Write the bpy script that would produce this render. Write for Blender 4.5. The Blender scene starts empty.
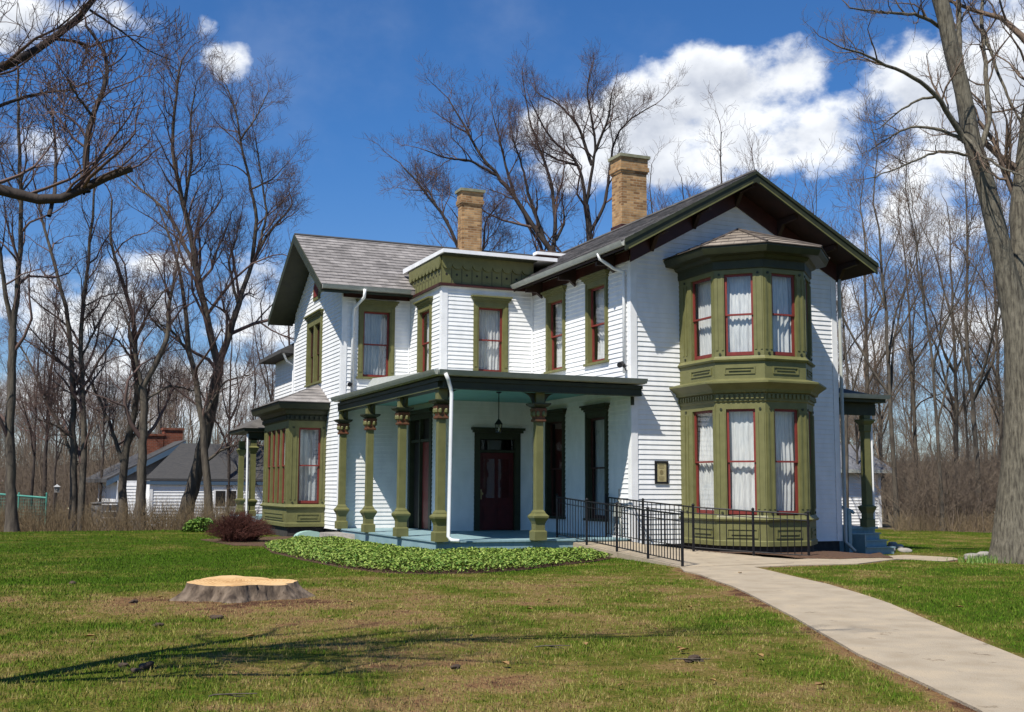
import bpy, bmesh, math, random
import numpy as np
from mathutils import Matrix, Vector
rng = np.random.default_rng(7); random.seed(7)
scene = bpy.context.scene
COL = scene.collection
# ------------------------------------------------------------------ camera
CAM = np.array([-13.266, -23.966, 1.465]); YAW, PITCH, ROLL, FPX = .4018, .1138, .0048, 1154.333
_cy, _sy, _cp, _sp = math.cos(YAW), math.sin(YAW), math.cos(PITCH), math.sin(PITCH)
RT = np.array([_cy, -_sy, 0.]); HD = np.array([_sy, _cy, 0.])
FW = HD*_cp + np.array([0, 0, _sp]); UPV = -HD*_sp + np.array([0, 0, _cp])
_c, _s = math.cos(ROLL), math.sin(ROLL)
cr = _c*RT + _s*UPV; cu = -_s*RT + _c*UPV
cam = bpy.data.cameras.new('camera'); co = bpy.data.objects.new('camera', cam); COL.objects.link(co)
M = Matrix.Identity(4)
for i in range(3):
    M[i][0] = cr[i]; M[i][1] = cu[i]; M[i][2] = -FW[i]; M[i][3] = CAM[i]
co.matrix_world = M
cam.sensor_width = 36; cam.lens = FPX*36/1024; cam.clip_end = 2000; cam.clip_start = .1
scene.camera = co
def ray(px, py):
    X, Y = px-512, py-356
    return FW*FPX + RT*(_c*X+_s*Y) - UPV*(-_s*X+_c*Y)
def at(px, py, m):            # the point a sight line reaches m metres ahead
    d = ray(px, py); return CAM + d*(m/(d@HD))
# ------------------------------------------------------------------ light
SUN_TO = np.array([-1.31, -.89, 2.2]); SUN_TO = SUN_TO/np.linalg.norm(SUN_TO)
SUN_EL = math.asin(SUN_TO[2]); SUN_AZ = math.atan2(SUN_TO[0], SUN_TO[1])
sl = bpy.data.lights.new('sun', 'SUN'); sl.energy = 4.9; sl.angle = math.radians(.53); sl.color = (1, .95, .87)
so = bpy.data.objects.new('sun', sl); COL.objects.link(so)
so.rotation_euler = Vector(SUN_TO.tolist()).to_track_quat('Z', 'Y').to_euler()
scene.view_settings.view_transform = 'Standard'; scene.view_settings.look = 'None'
scene.view_settings.exposure = .42; scene.view_settings.gamma = 1
scene.view_settings.use_curve_mapping = False
W = bpy.data.worlds.new('World'); scene.world = W; W.use_nodes = True
wn, wl = W.node_tree.nodes, W.node_tree.links
wn.clear()
def N(nodes, t, **kw):
    n = nodes.new(t)
    for k, v in kw.items():
        if k.startswith('i_'):
            key = k[2:]; n.inputs[int(key) if key.isdigit() else key].default_value = v
        else: setattr(n, k, v)
    return n
def math_(nodes, links, op, a, b=None, c=None, clamp=False):
    n = nodes.new('ShaderNodeMath'); n.operation = op; n.use_clamp = clamp
    for i, x in enumerate((a, b, c)):
        if x is None: continue
        if isinstance(x, (int, float)): n.inputs[i].default_value = x
        else: links.new(x, n.inputs[i])
    return n.outputs[0]
def wm(op, a, b=None, c=None, clamp=False): return math_(wn, wl, op, a, b, c, clamp)
sky = N(wn, 'ShaderNodeTexSky', sky_type='NISHITA', sun_disc=False, sun_elevation=SUN_EL, sun_rotation=SUN_AZ,
        altitude=300, air_density=1.0, dust_density=.25, ozone_density=3.0)
tc = N(wn, 'ShaderNodeTexCoord'); sx = N(wn, 'ShaderNodeSeparateXYZ'); wl.new(tc.outputs['Generated'], sx.inputs[0])
az = wm('ARCTAN2', sx.outputs[0], sx.outputs[1]); el = wm('ARCSINE', sx.outputs[2])
# cumulus banks: azimuth, elevation, half widths (radians), weight
def azel(px, py):
    d = ray(px, py); d = d/np.linalg.norm(d); return math.atan2(d[0], d[1]), math.asin(d[2])
BANKS = [(715, 108, 98, 56, 1.15), (650, 105, 60, 48, 1.0), (580, 142, 75, 42, .95), (545, 165, 46, 30, .7), (815, 140, 60, 46, 1.05), (785, 80, 46, 38, .95), (700, 150, 120, 40, .9),
         (990, 100, 105, 80, 1.0), (905, 160, 50, 38, .6), (925, 235, 85, 60, .75), (1010, 25, 64, 44, .7), (1000, 300, 80, 60, .55), (228, 62, 26, 24, .72), (208, 30, 12, 16, .35),
         (22, 22, 52, 28, .42), (110, 22, 40, 20, .32), (35, 140, 28, 20, .5), (60, 300, 100, 36, .6), (265, 310, 60, 46, .75), (150, 390, 140, 40, .65), (130, 262, 60, 22, .6),
         (40, 400, 120, 40, .6), (820, 330, 90, 50, .4), (1300, 120, 170, 110, .9), (-300, 160, 150, 90, .7)]
acc = None
for (px, py, rx, ry, w) in BANKS:
    a0, e0 = azel(px, py)
    da = wm('MULTIPLY', wm('SUBTRACT', az, a0), FPX/rx*.93); de = wm('MULTIPLY', wm('SUBTRACT', el, e0), FPX/ry*.95)
    q = wm('SUBTRACT', w, wm('MULTIPLY', wm('ADD', wm('MULTIPLY', da, da), wm('MULTIPLY', de, de)), w*.8))
    q = wm('MAXIMUM', q, -.7)
    acc = q if acc is None else wm('SMOOTH_MAX', acc, q, .25)
def wnoise(vec, scale, detail, rough, offset=(0, 0, 0)):
    mp = N(wn, 'ShaderNodeMapping'); wl.new(vec, mp.inputs[0]); mp.inputs['Location'].default_value = offset; mp.inputs['Scale'].default_value = (1, 1, 1.35)
    n = N(wn, 'ShaderNodeTexNoise', noise_dimensions='3D'); wl.new(mp.outputs[0], n.inputs['Vector'])
    n.inputs['Scale'].default_value = scale; n.inputs['Detail'].default_value = detail; n.inputs['Roughness'].default_value = rough
    return n.outputs[0]
gen = tc.outputs['Generated']
n1 = wnoise(gen, 12.5, 10, .58); n2 = wnoise(gen, 12.5, 5, .5, tuple((SUN_TO*.022).tolist())); n3 = wnoise(gen, 4, 6, .6, (3, 1, 2))
dens = wm('ADD', acc, wm('MULTIPLY', wm('SUBTRACT', n1, .5), 2.9))
cov = N(wn, 'ShaderNodeMapRange', interpolation_type='SMOOTHSTEP'); wl.new(dens, cov.inputs[0])
cov.inputs[1].default_value = .14; cov.inputs[2].default_value = .74
wisp = N(wn, 'ShaderNodeMapRange', interpolation_type='SMOOTHSTEP'); wl.new(n3, wisp.inputs[0])
wisp.inputs[1].default_value = .52; wisp.inputs[2].default_value = .85; wisp.inputs[4].default_value = .10
covt = wm('MAXIMUM', wm('MULTIPLY', cov.outputs[0], .94), wisp.outputs[0])
lit = wm('ADD', wm('MULTIPLY', wm('SUBTRACT', n1, n2), 3.0), wm('SUBTRACT', .93, wm('MULTIPLY', wm('SUBTRACT', dens, .45, clamp=True), .62)), clamp=True)
cc = N(wn, 'ShaderNodeMix', data_type='RGBA'); wl.new(lit, cc.inputs[0])
cc.inputs[6].default_value = (3.0, 3.5, 4.6, 1); cc.inputs[7].default_value = (9.6, 9.8, 10.0, 1)
tint = N(wn, 'ShaderNodeMix', data_type='RGBA', blend_type='MULTIPLY'); tint.inputs[0].default_value = 1
wl.new(sky.outputs[0], tint.inputs[6])
er = N(wn, 'ShaderNodeMapRange', interpolation_type='SMOOTHSTEP'); wl.new(el, er.inputs[0]); er.inputs[1].default_value = -.02; er.inputs[2].default_value = .32
tm = N(wn, 'ShaderNodeMix', data_type='RGBA'); wl.new(er.outputs[0], tm.inputs[0]); tm.inputs[6].default_value = (.74, .80, .92, 1); tm.inputs[7].default_value = (.38, .73, 1.10, 1)
wl.new(tm.outputs[2], tint.inputs[7])
mx = N(wn, 'ShaderNodeMix', data_type='RGBA'); wl.new(covt, mx.inputs[0]); wl.new(tint.outputs[2], mx.inputs[6]); wl.new(cc.outputs[2], mx.inputs[7])
bg = N(wn, 'ShaderNodeBackground'); bg.inputs[1].default_value = .085; wl.new(mx.outputs[2], bg.inputs[0])
wo = N(wn, 'ShaderNodeOutputWorld'); wl.new(bg.outputs[0], wo.inputs[0])
# ------------------------------------------------------------------ materials
def newmat(name):
    m = bpy.data.materials.new(name); m.use_nodes = True
    n = m.node_tree.nodes; b = n['Principled BSDF']; return m, n, m.node_tree.links, b
def pmat(name, c1, c2=None, scale=3., rough=.65, bump=0., bscale=40., spec=.3, stretch=(1, 1, 1), c3=None, detail=5):
    m, n, l, b = newmat(name)
    b.inputs['Roughness'].default_value = rough; b.inputs['Specular IOR Level'].default_value = spec
    b.inputs['Base Color'].default_value = (*c1, 1)
    t = N(n, 'ShaderNodeNewGeometry'); mp = N(n, 'ShaderNodeMapping'); l.new(t.outputs['Position'], mp.inputs[0]); mp.inputs['Scale'].default_value = stretch
    if c2:
        no = N(n, 'ShaderNodeTexNoise'); l.new(mp.outputs[0], no.inputs['Vector']); no.inputs['Scale'].default_value = scale; no.inputs['Detail'].default_value = detail
        r = N(n, 'ShaderNodeValToRGB'); l.new(no.outputs[0], r.inputs[0])
        r.color_ramp.elements[0].position = .35; r.color_ramp.elements[0].color = (*c1, 1)
        r.color_ramp.elements[1].position = .68; r.color_ramp.elements[1].color = (*c2, 1)
        if c3:
            e = r.color_ramp.elements.new(.5); e.color = (*c3, 1)
        l.new(r.outputs[0], b.inputs['Base Color'])
    if bump:
        nb = N(n, 'ShaderNodeTexNoise'); l.new(mp.outputs[0], nb.inputs['Vector']); nb.inputs['Scale'].default_value = bscale; nb.inputs['Detail'].default_value = 4
        bp = N(n, 'ShaderNodeBump'); bp.inputs['Strength'].default_value = bump; bp.inputs['Distance'].default_value = .02
        l.new(nb.outputs[0], bp.inputs['Height']); l.new(bp.outputs[0], b.inputs['Normal'])
    return m
MT = {}
MT['white'] = pmat('white_paint', (.81, .81, .80), (.715, .72, .71), 3.2, .5, .1, 60, stretch=(1.2, 1.2, .6), detail=9)
MT['trim'] = pmat('white_trim_paint', (.80, .80, .79), (.72, .72, .71), 4, .45)
MT['olive'] = pmat('olive_paint', (.152, .148, .055), (.122, .120, .043), 5, .5, .1, 30, .35)
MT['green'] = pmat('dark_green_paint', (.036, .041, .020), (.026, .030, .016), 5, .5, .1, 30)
MT['soffit'] = pmat('dark_brown_paint', (.042, .021, .014), (.026, .016, .012), 3, .6)
MT['maroon'] = pmat('maroon_paint', (.055, .018, .013), (.038, .013, .010), 6, .45)
MT['red'] = pmat('red_sash_paint', (.20, .034, .027), (.155, .029, .022), 8, .45)
MT['door'] = pmat('oxblood_door_paint', (.085, .010, .010), (.06, .008, .008), 6, .4)
MT['rust'] = pmat('rust_red_paint', (.165, .050, .026), (.07, .055, .026), 18, .6)
MT['teal'] = pmat('teal_deck_paint', (.20, .315, .34), (.26, .375, .395), 3, .5, .1, 30, stretch=(6, 1, 1))
MT['tealceil'] = pmat('teal_ceiling_paint', (.19, .42, .38), (.17, .37, .34), 4, .6)
MT['gutter'] = pmat('grey_gutter_metal', (.42, .43, .38), (.34, .35, .31), 5, .4, spec=.5)
MT['pgutter'] = pmat('sage_gutter_metal', (.30, .32, .27), (.24, .26, .22), 5, .4, spec=.5)
MT['slab'] = pmat('white_roof_membrane', (.82, .82, .82), (.7, .7, .7), 3, .5)
MT['black'] = pmat('black_iron', (.008, .008, .010), (.014, .013, .014), 20, .5, spec=.3)
MT['concrete'] = pmat('concrete', (.40, .325, .225), (.315, .255, .175), 2.3, .9, .5, 70, c3=(.355, .295, .212), detail=14)
MT['stonegrey'] = pmat('stone', (.34, .31, .27), (.22, .21, .19), 6, .9, .6, 25)
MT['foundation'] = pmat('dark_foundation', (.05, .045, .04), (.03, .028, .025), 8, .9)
MT['mulch'] = pmat('bark_mulch', (.12, .065, .036), (.055, .032, .02), 18, .95, 1, 45)
MT['brass'] = pmat('dull_brass', (.35, .24, .09), None, 1, .35, spec=.6)
MT['curtain'] = pmat('lace_curtain', (.76, .75, .72), (.54, .54, .53), 30, .9, stretch=(1, 1, .12))
MT['curtaingrey'] = pmat('grey_sheer_curtain', (.50, .52, .52), (.36, .38, .39), 22, .9, stretch=(1, 1, .15))
MT['redshade'] = pmat('dark_red_shutter', (.10, .012, .010), (.07, .01, .008), 10, .5)
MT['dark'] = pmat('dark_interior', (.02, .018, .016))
MT['bark'] = pmat('grey_brown_bark', (.115, .096, .072), (.048, .039, .031), 6, .9, .8, 18, stretch=(1.5, 1.5, .35), c3=(.082, .068, .052))
MT['barkbig'] = pmat('old_grey_bark', (.165, .148, .110), (.052, .045, .034), 7, .9, 1.0, 16, stretch=(3., 3., .5), detail=9, c3=(.118, .105, .078))
MT['barkdark'] = pmat('dark_bark', (.058, .045, .038), (.028, .022, .019), 6, .9, .6, 20, stretch=(1, 1, .3))
MT['twig'] = pmat('purple_brown_twigs', (.100, .062, .056), (.145, .098, .080), 1.5, .9)
MT['twigwarm'] = pmat('warm_brown_twigs', (.17, .12, .085), (.11, .08, .06), 1.2, .9)
MT['brush'] = pmat('dry_brush', (.20, .155, .11), (.12, .09, .068), .4, .95)
MT['straw'] = pmat('dry_straw_weeds', (.27, .20, .115), (.15, .11, .065), .7, .95)
MT['shrubred'] = pmat('maroon_bare_twigs', (.10, .032, .022), (.055, .022, .016), 6, .9)
MT['litter'] = pmat('leaf_litter', (.16, .115, .07), (.085, .062, .042), 1.1, .95, .8, 12, c3=(.12, .10, .05))
def cutmat():
    m, n, l, b = newmat('fresh_cut_wood'); b.inputs['Roughness'].default_value = .85; b.inputs['Specular IOR Level'].default_value = .15
    t = N(n, 'ShaderNodeTexCoord'); no = N(n, 'ShaderNodeTexNoise'); l.new(t.outputs['Object'], no.inputs['Vector']); no.inputs['Scale'].default_value = 3; no.inputs['Detail'].default_value = 8
    sp = N(n, 'ShaderNodeSeparateXYZ'); l.new(t.outputs['Object'], sp.inputs[0])
    rr = math_(n, l, 'SQRT', math_(n, l, 'ADD', math_(n, l, 'MULTIPLY', sp.outputs[0], sp.outputs[0]), math_(n, l, 'MULTIPLY', sp.outputs[1], sp.outputs[1])))
    w = math_(n, l, 'SINE', math_(n, l, 'ADD', math_(n, l, 'MULTIPLY', rr, 120.), math_(n, l, 'MULTIPLY', no.outputs[0], 22.)))
    v = math_(n, l, 'ADD', math_(n, l, 'MULTIPLY', w, .10), math_(n, l, 'ADD', math_(n, l, 'MULTIPLY', no.outputs[0], .9), math_(n, l, 'MULTIPLY', rr, .12)))
    ang = math_(n, l, 'ARCTAN2', sp.outputs[1], sp.outputs[0]); ck = math_(n, l, 'ABSOLUTE', math_(n, l, 'SINE', math_(n, l, 'ADD', math_(n, l, 'MULTIPLY', ang, 4.), math_(n, l, 'MULTIPLY', no.outputs[0], 5.))))
    ck = math_(n, l, 'MULTIPLY', math_(n, l, 'LESS_THAN', ck, .022), math_(n, l, 'LESS_THAN', rr, .5))
    r = N(n, 'ShaderNodeValToRGB'); l.new(v, r.inputs[0]); e = r.color_ramp.elements
    e[0].position = .25; e[0].color = (.30, .15, .055, 1); e[1].position = .78; e[1].color = (.60, .42, .22, 1); k = e.new(.48); k.color = (.56, .35, .155, 1)
    mx_ = N(n, 'ShaderNodeMix', data_type='RGBA'); l.new(ck, mx_.inputs[0]); l.new(r.outputs[0], mx_.inputs[6]); mx_.inputs[7].default_value = (.12, .06, .03, 1); l.new(mx_.outputs[2], b.inputs['Base Color'])
    return m
MT['cutwood'] = cutmat()
MT['stumpbark'] = pmat('stump_bark', (.185, .14, .10), (.045, .032, .023), 9, .95, 1, 22, stretch=(1, 1, .3), c3=(.125, .093, .065))
MT['bgroof'] = pmat('grey_shingles', (.075, .072, .070), (.05, .05, .052), 6, .9, stretch=(1, 1, 6))
MT['garageroof'] = pmat('light_grey_shingles', (.17, .17, .18), (.12, .125, .135), 6, .9, stretch=(1, 1, 6))
MT['bluetrim'] = pmat('blue_grey_trim', (.07, .115, .17), None, 1, .6)
MT['fencegreen'] = pmat('green_fence_paint', (.07, .26, .20), (.05, .2, .16), 3, .6)
MT['greywood'] = pmat('weathered_wood', (.30, .28, .25), (.2, .185, .17), 8, .9, stretch=(1, 1, 5))
MT['tan'] = pmat('tan_paper', (.42, .36, .19), (.33, .28, .14), 22, .6)
MT['soil'] = pmat('dark_soil', (.05, .034, .024), (.085, .06, .04), 25, .95, .8, 50)
MT['deadleaf'] = pmat('dead_leaf', (.30, .20, .06), (.20, .10, .05), 30, .7)
MT['cover'] = pmat('pale_green_plastic', (.33, .50, .44), None, 1, .4)
def specks(m, scale, th, dark):
    n, l = m.node_tree.nodes, m.node_tree.links; b = n['Principled BSDF']; src = b.inputs['Base Color'].links[0].from_socket
    g = N(n, 'ShaderNodeNewGeometry'); no = N(n, 'ShaderNodeTexNoise'); l.new(g.outputs['Position'], no.inputs['Vector']); no.inputs['Scale'].default_value = scale; no.inputs['Detail'].default_value = 12; no.inputs['Roughness'].default_value = .72
    mr = N(n, 'ShaderNodeMapRange', interpolation_type='SMOOTHSTEP'); l.new(no.outputs[0], mr.inputs[0]); mr.inputs[1].default_value = th; mr.inputs[2].default_value = th+.06
    mx_ = N(n, 'ShaderNodeMix', data_type='RGBA', blend_type='MULTIPLY'); l.new(mr.outputs[0], mx_.inputs[0]); l.new(src, mx_.inputs[6]); mx_.inputs[7].default_value = (*dark, 1); l.new(mx_.outputs[2], b.inputs['Base Color'])
specks(MT['concrete'], 3.2, .60, (.55, .52, .47)); specks(MT['concrete'], 26, .60, (.72, .70, .66))
specks(MT['stumpbark'], 7, .58, (.45, .40, .36))
def glassmat():
    m, n, l, b = newmat('window_glass'); n.remove(b)
    o = n['Material Output']; t = N(n, 'ShaderNodeBsdfTransparent'); t.inputs[0].default_value = (.88, .90, .90, 1)
    g = N(n, 'ShaderNodeBsdfGlossy'); g.inputs['Roughness'].default_value = .02
    nz = N(n, 'ShaderNodeTexNoise'); nz.inputs['Scale'].default_value = 2.2; ge = N(n, 'ShaderNodeNewGeometry'); l.new(ge.outputs['Position'], nz.inputs['Vector'])
    bp = N(n, 'ShaderNodeBump'); bp.inputs['Strength'].default_value = .12; bp.inputs['Distance'].default_value = .03; l.new(nz.outputs[0], bp.inputs['Height']); l.new(bp.outputs[0], g.inputs['Normal'])
    f = N(n, 'ShaderNodeLayerWeight'); f.inputs[0].default_value = .5
    p5 = n.new('ShaderNodeMath'); p5.operation = 'POWER'; l.new(f.outputs['Facing'], p5.inputs[0]); p5.inputs[1].default_value = 4.
    a = n.new('ShaderNodeMath'); a.operation = 'MULTIPLY_ADD'; l.new(p5.outputs[0], a.inputs[0]); a.inputs[1].default_value = .85; a.inputs[2].default_value = .10
    x = N(n, 'ShaderNodeMixShader'); l.new(a.outputs[0], x.inputs[0]); l.new(t.outputs[0], x.inputs[1]); l.new(g.outputs[0], x.inputs[2]); l.new(x.outputs[0], o.inputs[0])
    return m
MT['glass'] = glassmat()
def brickmat(name, c1, c2, mortar, bw, bh, use_uv=False, ms=.008, bias=0., extra=None, offset=.5, rough=.85, bump=.6):
    m, n, l, b = newmat(name); b.inputs['Roughness'].default_value = rough; b.inputs['Specular IOR Level'].default_value = .2
    if use_uv:
        uv = N(n, 'ShaderNodeUVMap'); vec = uv.outputs[0]
    else:
        g = N(n, 'ShaderNodeNewGeometry'); s = N(n, 'ShaderNodeSeparateXYZ'); l.new(g.outputs['Position'], s.inputs[0])
        a = math_(n, l, 'ADD', s.outputs[0], s.outputs[1]); cmb = N(n, 'ShaderNodeCombineXYZ'); l.new(a, cmb.inputs[0]); l.new(s.outputs[2], cmb.inputs[1]); vec = cmb.outputs[0]
    t = N(n, 'ShaderNodeTexBrick'); l.new(vec, t.inputs['Vector']); t.offset = offset
    t.inputs['Color1'].default_value = (*c1, 1); t.inputs['Color2'].default_value = (*c2, 1); t.inputs['Mortar'].default_value = (*mortar, 1)
    t.inputs['Scale'].default_value = 1; t.inputs['Mortar Size'].default_value = ms; t.inputs['Bias'].default_value = bias
    t.inputs['Brick Width'].default_value = bw; t.inputs['Row Height'].default_value = bh
    no = N(n, 'ShaderNodeTexNoise'); no.inputs['Scale'].default_value = 3.; no.inputs['Detail'].default_value = 6
    g2 = N(n, 'ShaderNodeNewGeometry'); l.new(g2.outputs['Position'], no.inputs['Vector'])
    r = N(n, 'ShaderNodeValToRGB'); l.new(no.outputs[0], r.inputs[0]); r.color_ramp.elements[0].position = .3; r.color_ramp.elements[0].color = (.62, .60, .58, 1)
    r.color_ramp.elements[1].position = .65; r.color_ramp.elements[1].color = (1.08, 1.05, 1.02, 1)
    mm = N(n, 'ShaderNodeMix', data_type='RGBA', blend_type='MULTIPLY'); mm.inputs[0].default_value = 1
    l.new(t.outputs[0], mm.inputs[6]); l.new(r.outputs[0], mm.inputs[7]); l.new(mm.outputs[2], b.inputs['Base Color'])
    bp = N(n, 'ShaderNodeBump'); bp.inputs['Strength'].default_value = bump; bp.inputs['Distance'].default_value = .012
    inv = math_(n, l, 'SUBTRACT', 1., t.outputs['Fac']); l.new(inv, bp.inputs['Height']); l.new(bp.outputs[0], b.inputs['Normal'])
    return m
MT['brick'] = brickmat('yellow_brick', (.50, .315, .15), (.22, .115, .05), (.36, .29, .19), .22, .078)
MT['redbrick'] = brickmat('red_brick', (.28, .085, .045), (.18, .055, .032), (.2, .14, .11), .24, .09)
MT['shingle'] = brickmat('brown_grey_shingles', (.30, .285, .275), (.20, .19, .185), (.11, .105, .10), .33, .26, True, .004, 0., bump=.3)
MT['bayshingle'] = brickmat('bay_shingles', (.30, .26, .21), (.20, .17, .14), (.10, .085, .075), .30, .22, True, .006, bump=.3)
# grass
def grassmat(name, blade):
    m, n, l, b = newmat(name); b.inputs['Roughness'].default_value = .85; b.inputs['Specular IOR Level'].default_value = .05
    at_ = N(n, 'ShaderNodeAttribute', attribute_name='dry'); g = N(n, 'ShaderNodeNewGeometry')
    no = N(n, 'ShaderNodeTexNoise'); l.new(g.outputs['Position'], no.inputs['Vector']); no.inputs['Scale'].default_value = 1.7; no.inputs['Detail'].default_value = 8; no.inputs['Roughness'].default_value = .62
    n2_ = N(n, 'ShaderNodeTexNoise'); l.new(g.outputs['Position'], n2_.inputs['Vector']); n2_.inputs['Scale'].default_value = 9; n2_.inputs['Detail'].default_value = 4
    v = math_(n, l, 'ADD', at_.outputs['Fac'], math_(n, l, 'MULTIPLY', math_(n, l, 'SUBTRACT', no.outputs[0], .5), 1.5))
    v = math_(n, l, 'ADD', v, math_(n, l, 'MULTIPLY', math_(n, l, 'SUBTRACT', n2_.outputs[0], .5), .7))
    if blade: v = math_(n, l, 'ADD', v, math_(n, l, 'MULTIPLY', math_(n, l, 'SUBTRACT', g.outputs['Random Per Island'], .5), .55))
    r = N(n, 'ShaderNodeValToRGB'); l.new(v, r.inputs[0]); cr_ = r.color_ramp
    stops = [(0., (.062, .126, .009)), (.25, (.112, .160, .018)), (.48, (.195, .195, .046)), (.68, (.285, .235, .090)), (.84, (.27, .19, .085)), (1., (.13, .08, .045))]
    cr_.elements[0].position = stops[0][0]; cr_.elements[0].color = (*stops[0][1], 1); cr_.elements[1].position = 1; cr_.elements[1].color = (*stops[-1][1], 1)
    for p, c in stops[1:-1]:
        e = cr_.elements.new(p); e.color = (*c, 1)
    if not blade:
        mu = N(n, 'ShaderNodeMix', data_type='RGBA', blend_type='MULTIPLY'); mu.inputs[0].default_value = 1; l.new(r.outputs[0], mu.inputs[6]); mu.inputs[7].default_value = (.72, .58, .60, 1); l.new(mu.outputs[2], b.inputs['Base Color'])
    else: l.new(r.outputs[0], b.inputs['Base Color'])
    if not blade:
        bp = N(n, 'ShaderNodeBump'); bp.inputs['Strength'].default_value = 1; bp.inputs['Distance'].default_value = .05
        n3_ = N(n, 'ShaderNodeTexNoise'); l.new(g.outputs['Position'], n3_.inputs['Vector']); n3_.inputs['Scale'].default_value = 35; l.new(n3_.outputs[0], bp.inputs['Height']); l.new(bp.outputs[0], b.inputs['Normal'])
    return m
MT['lawn'] = grassmat('lawn_soil', False); MT['blade'] = grassmat('grass_blades', True)
def leafmat(name, c1, c2, c3):
    m, n, l, b = newmat(name); b.inputs['Roughness'].default_value = .45; b.inputs['Specular IOR Level'].default_value = .4
    g = N(n, 'ShaderNodeNewGeometry'); r = N(n, 'ShaderNodeValToRGB'); l.new(g.outputs['Random Per Island'], r.inputs[0]); r.color_ramp.elements[0].color = (*c1, 1); r.color_ramp.elements[1].color = (*c3, 1)
    e = r.color_ramp.elements.new(.5); e.color = (*c2, 1); l.new(r.outputs[0], b.inputs['Base Color']); return m
MT['leaf'] = leafmat('groundcover_leaves', (.06, .135, .015), (.16, .235, .035), (.29, .35, .075))
MT['leaf2'] = leafmat('bush_leaves', (.05, .12, .02), (.11, .2, .03), (.18, .26, .05))
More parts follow.
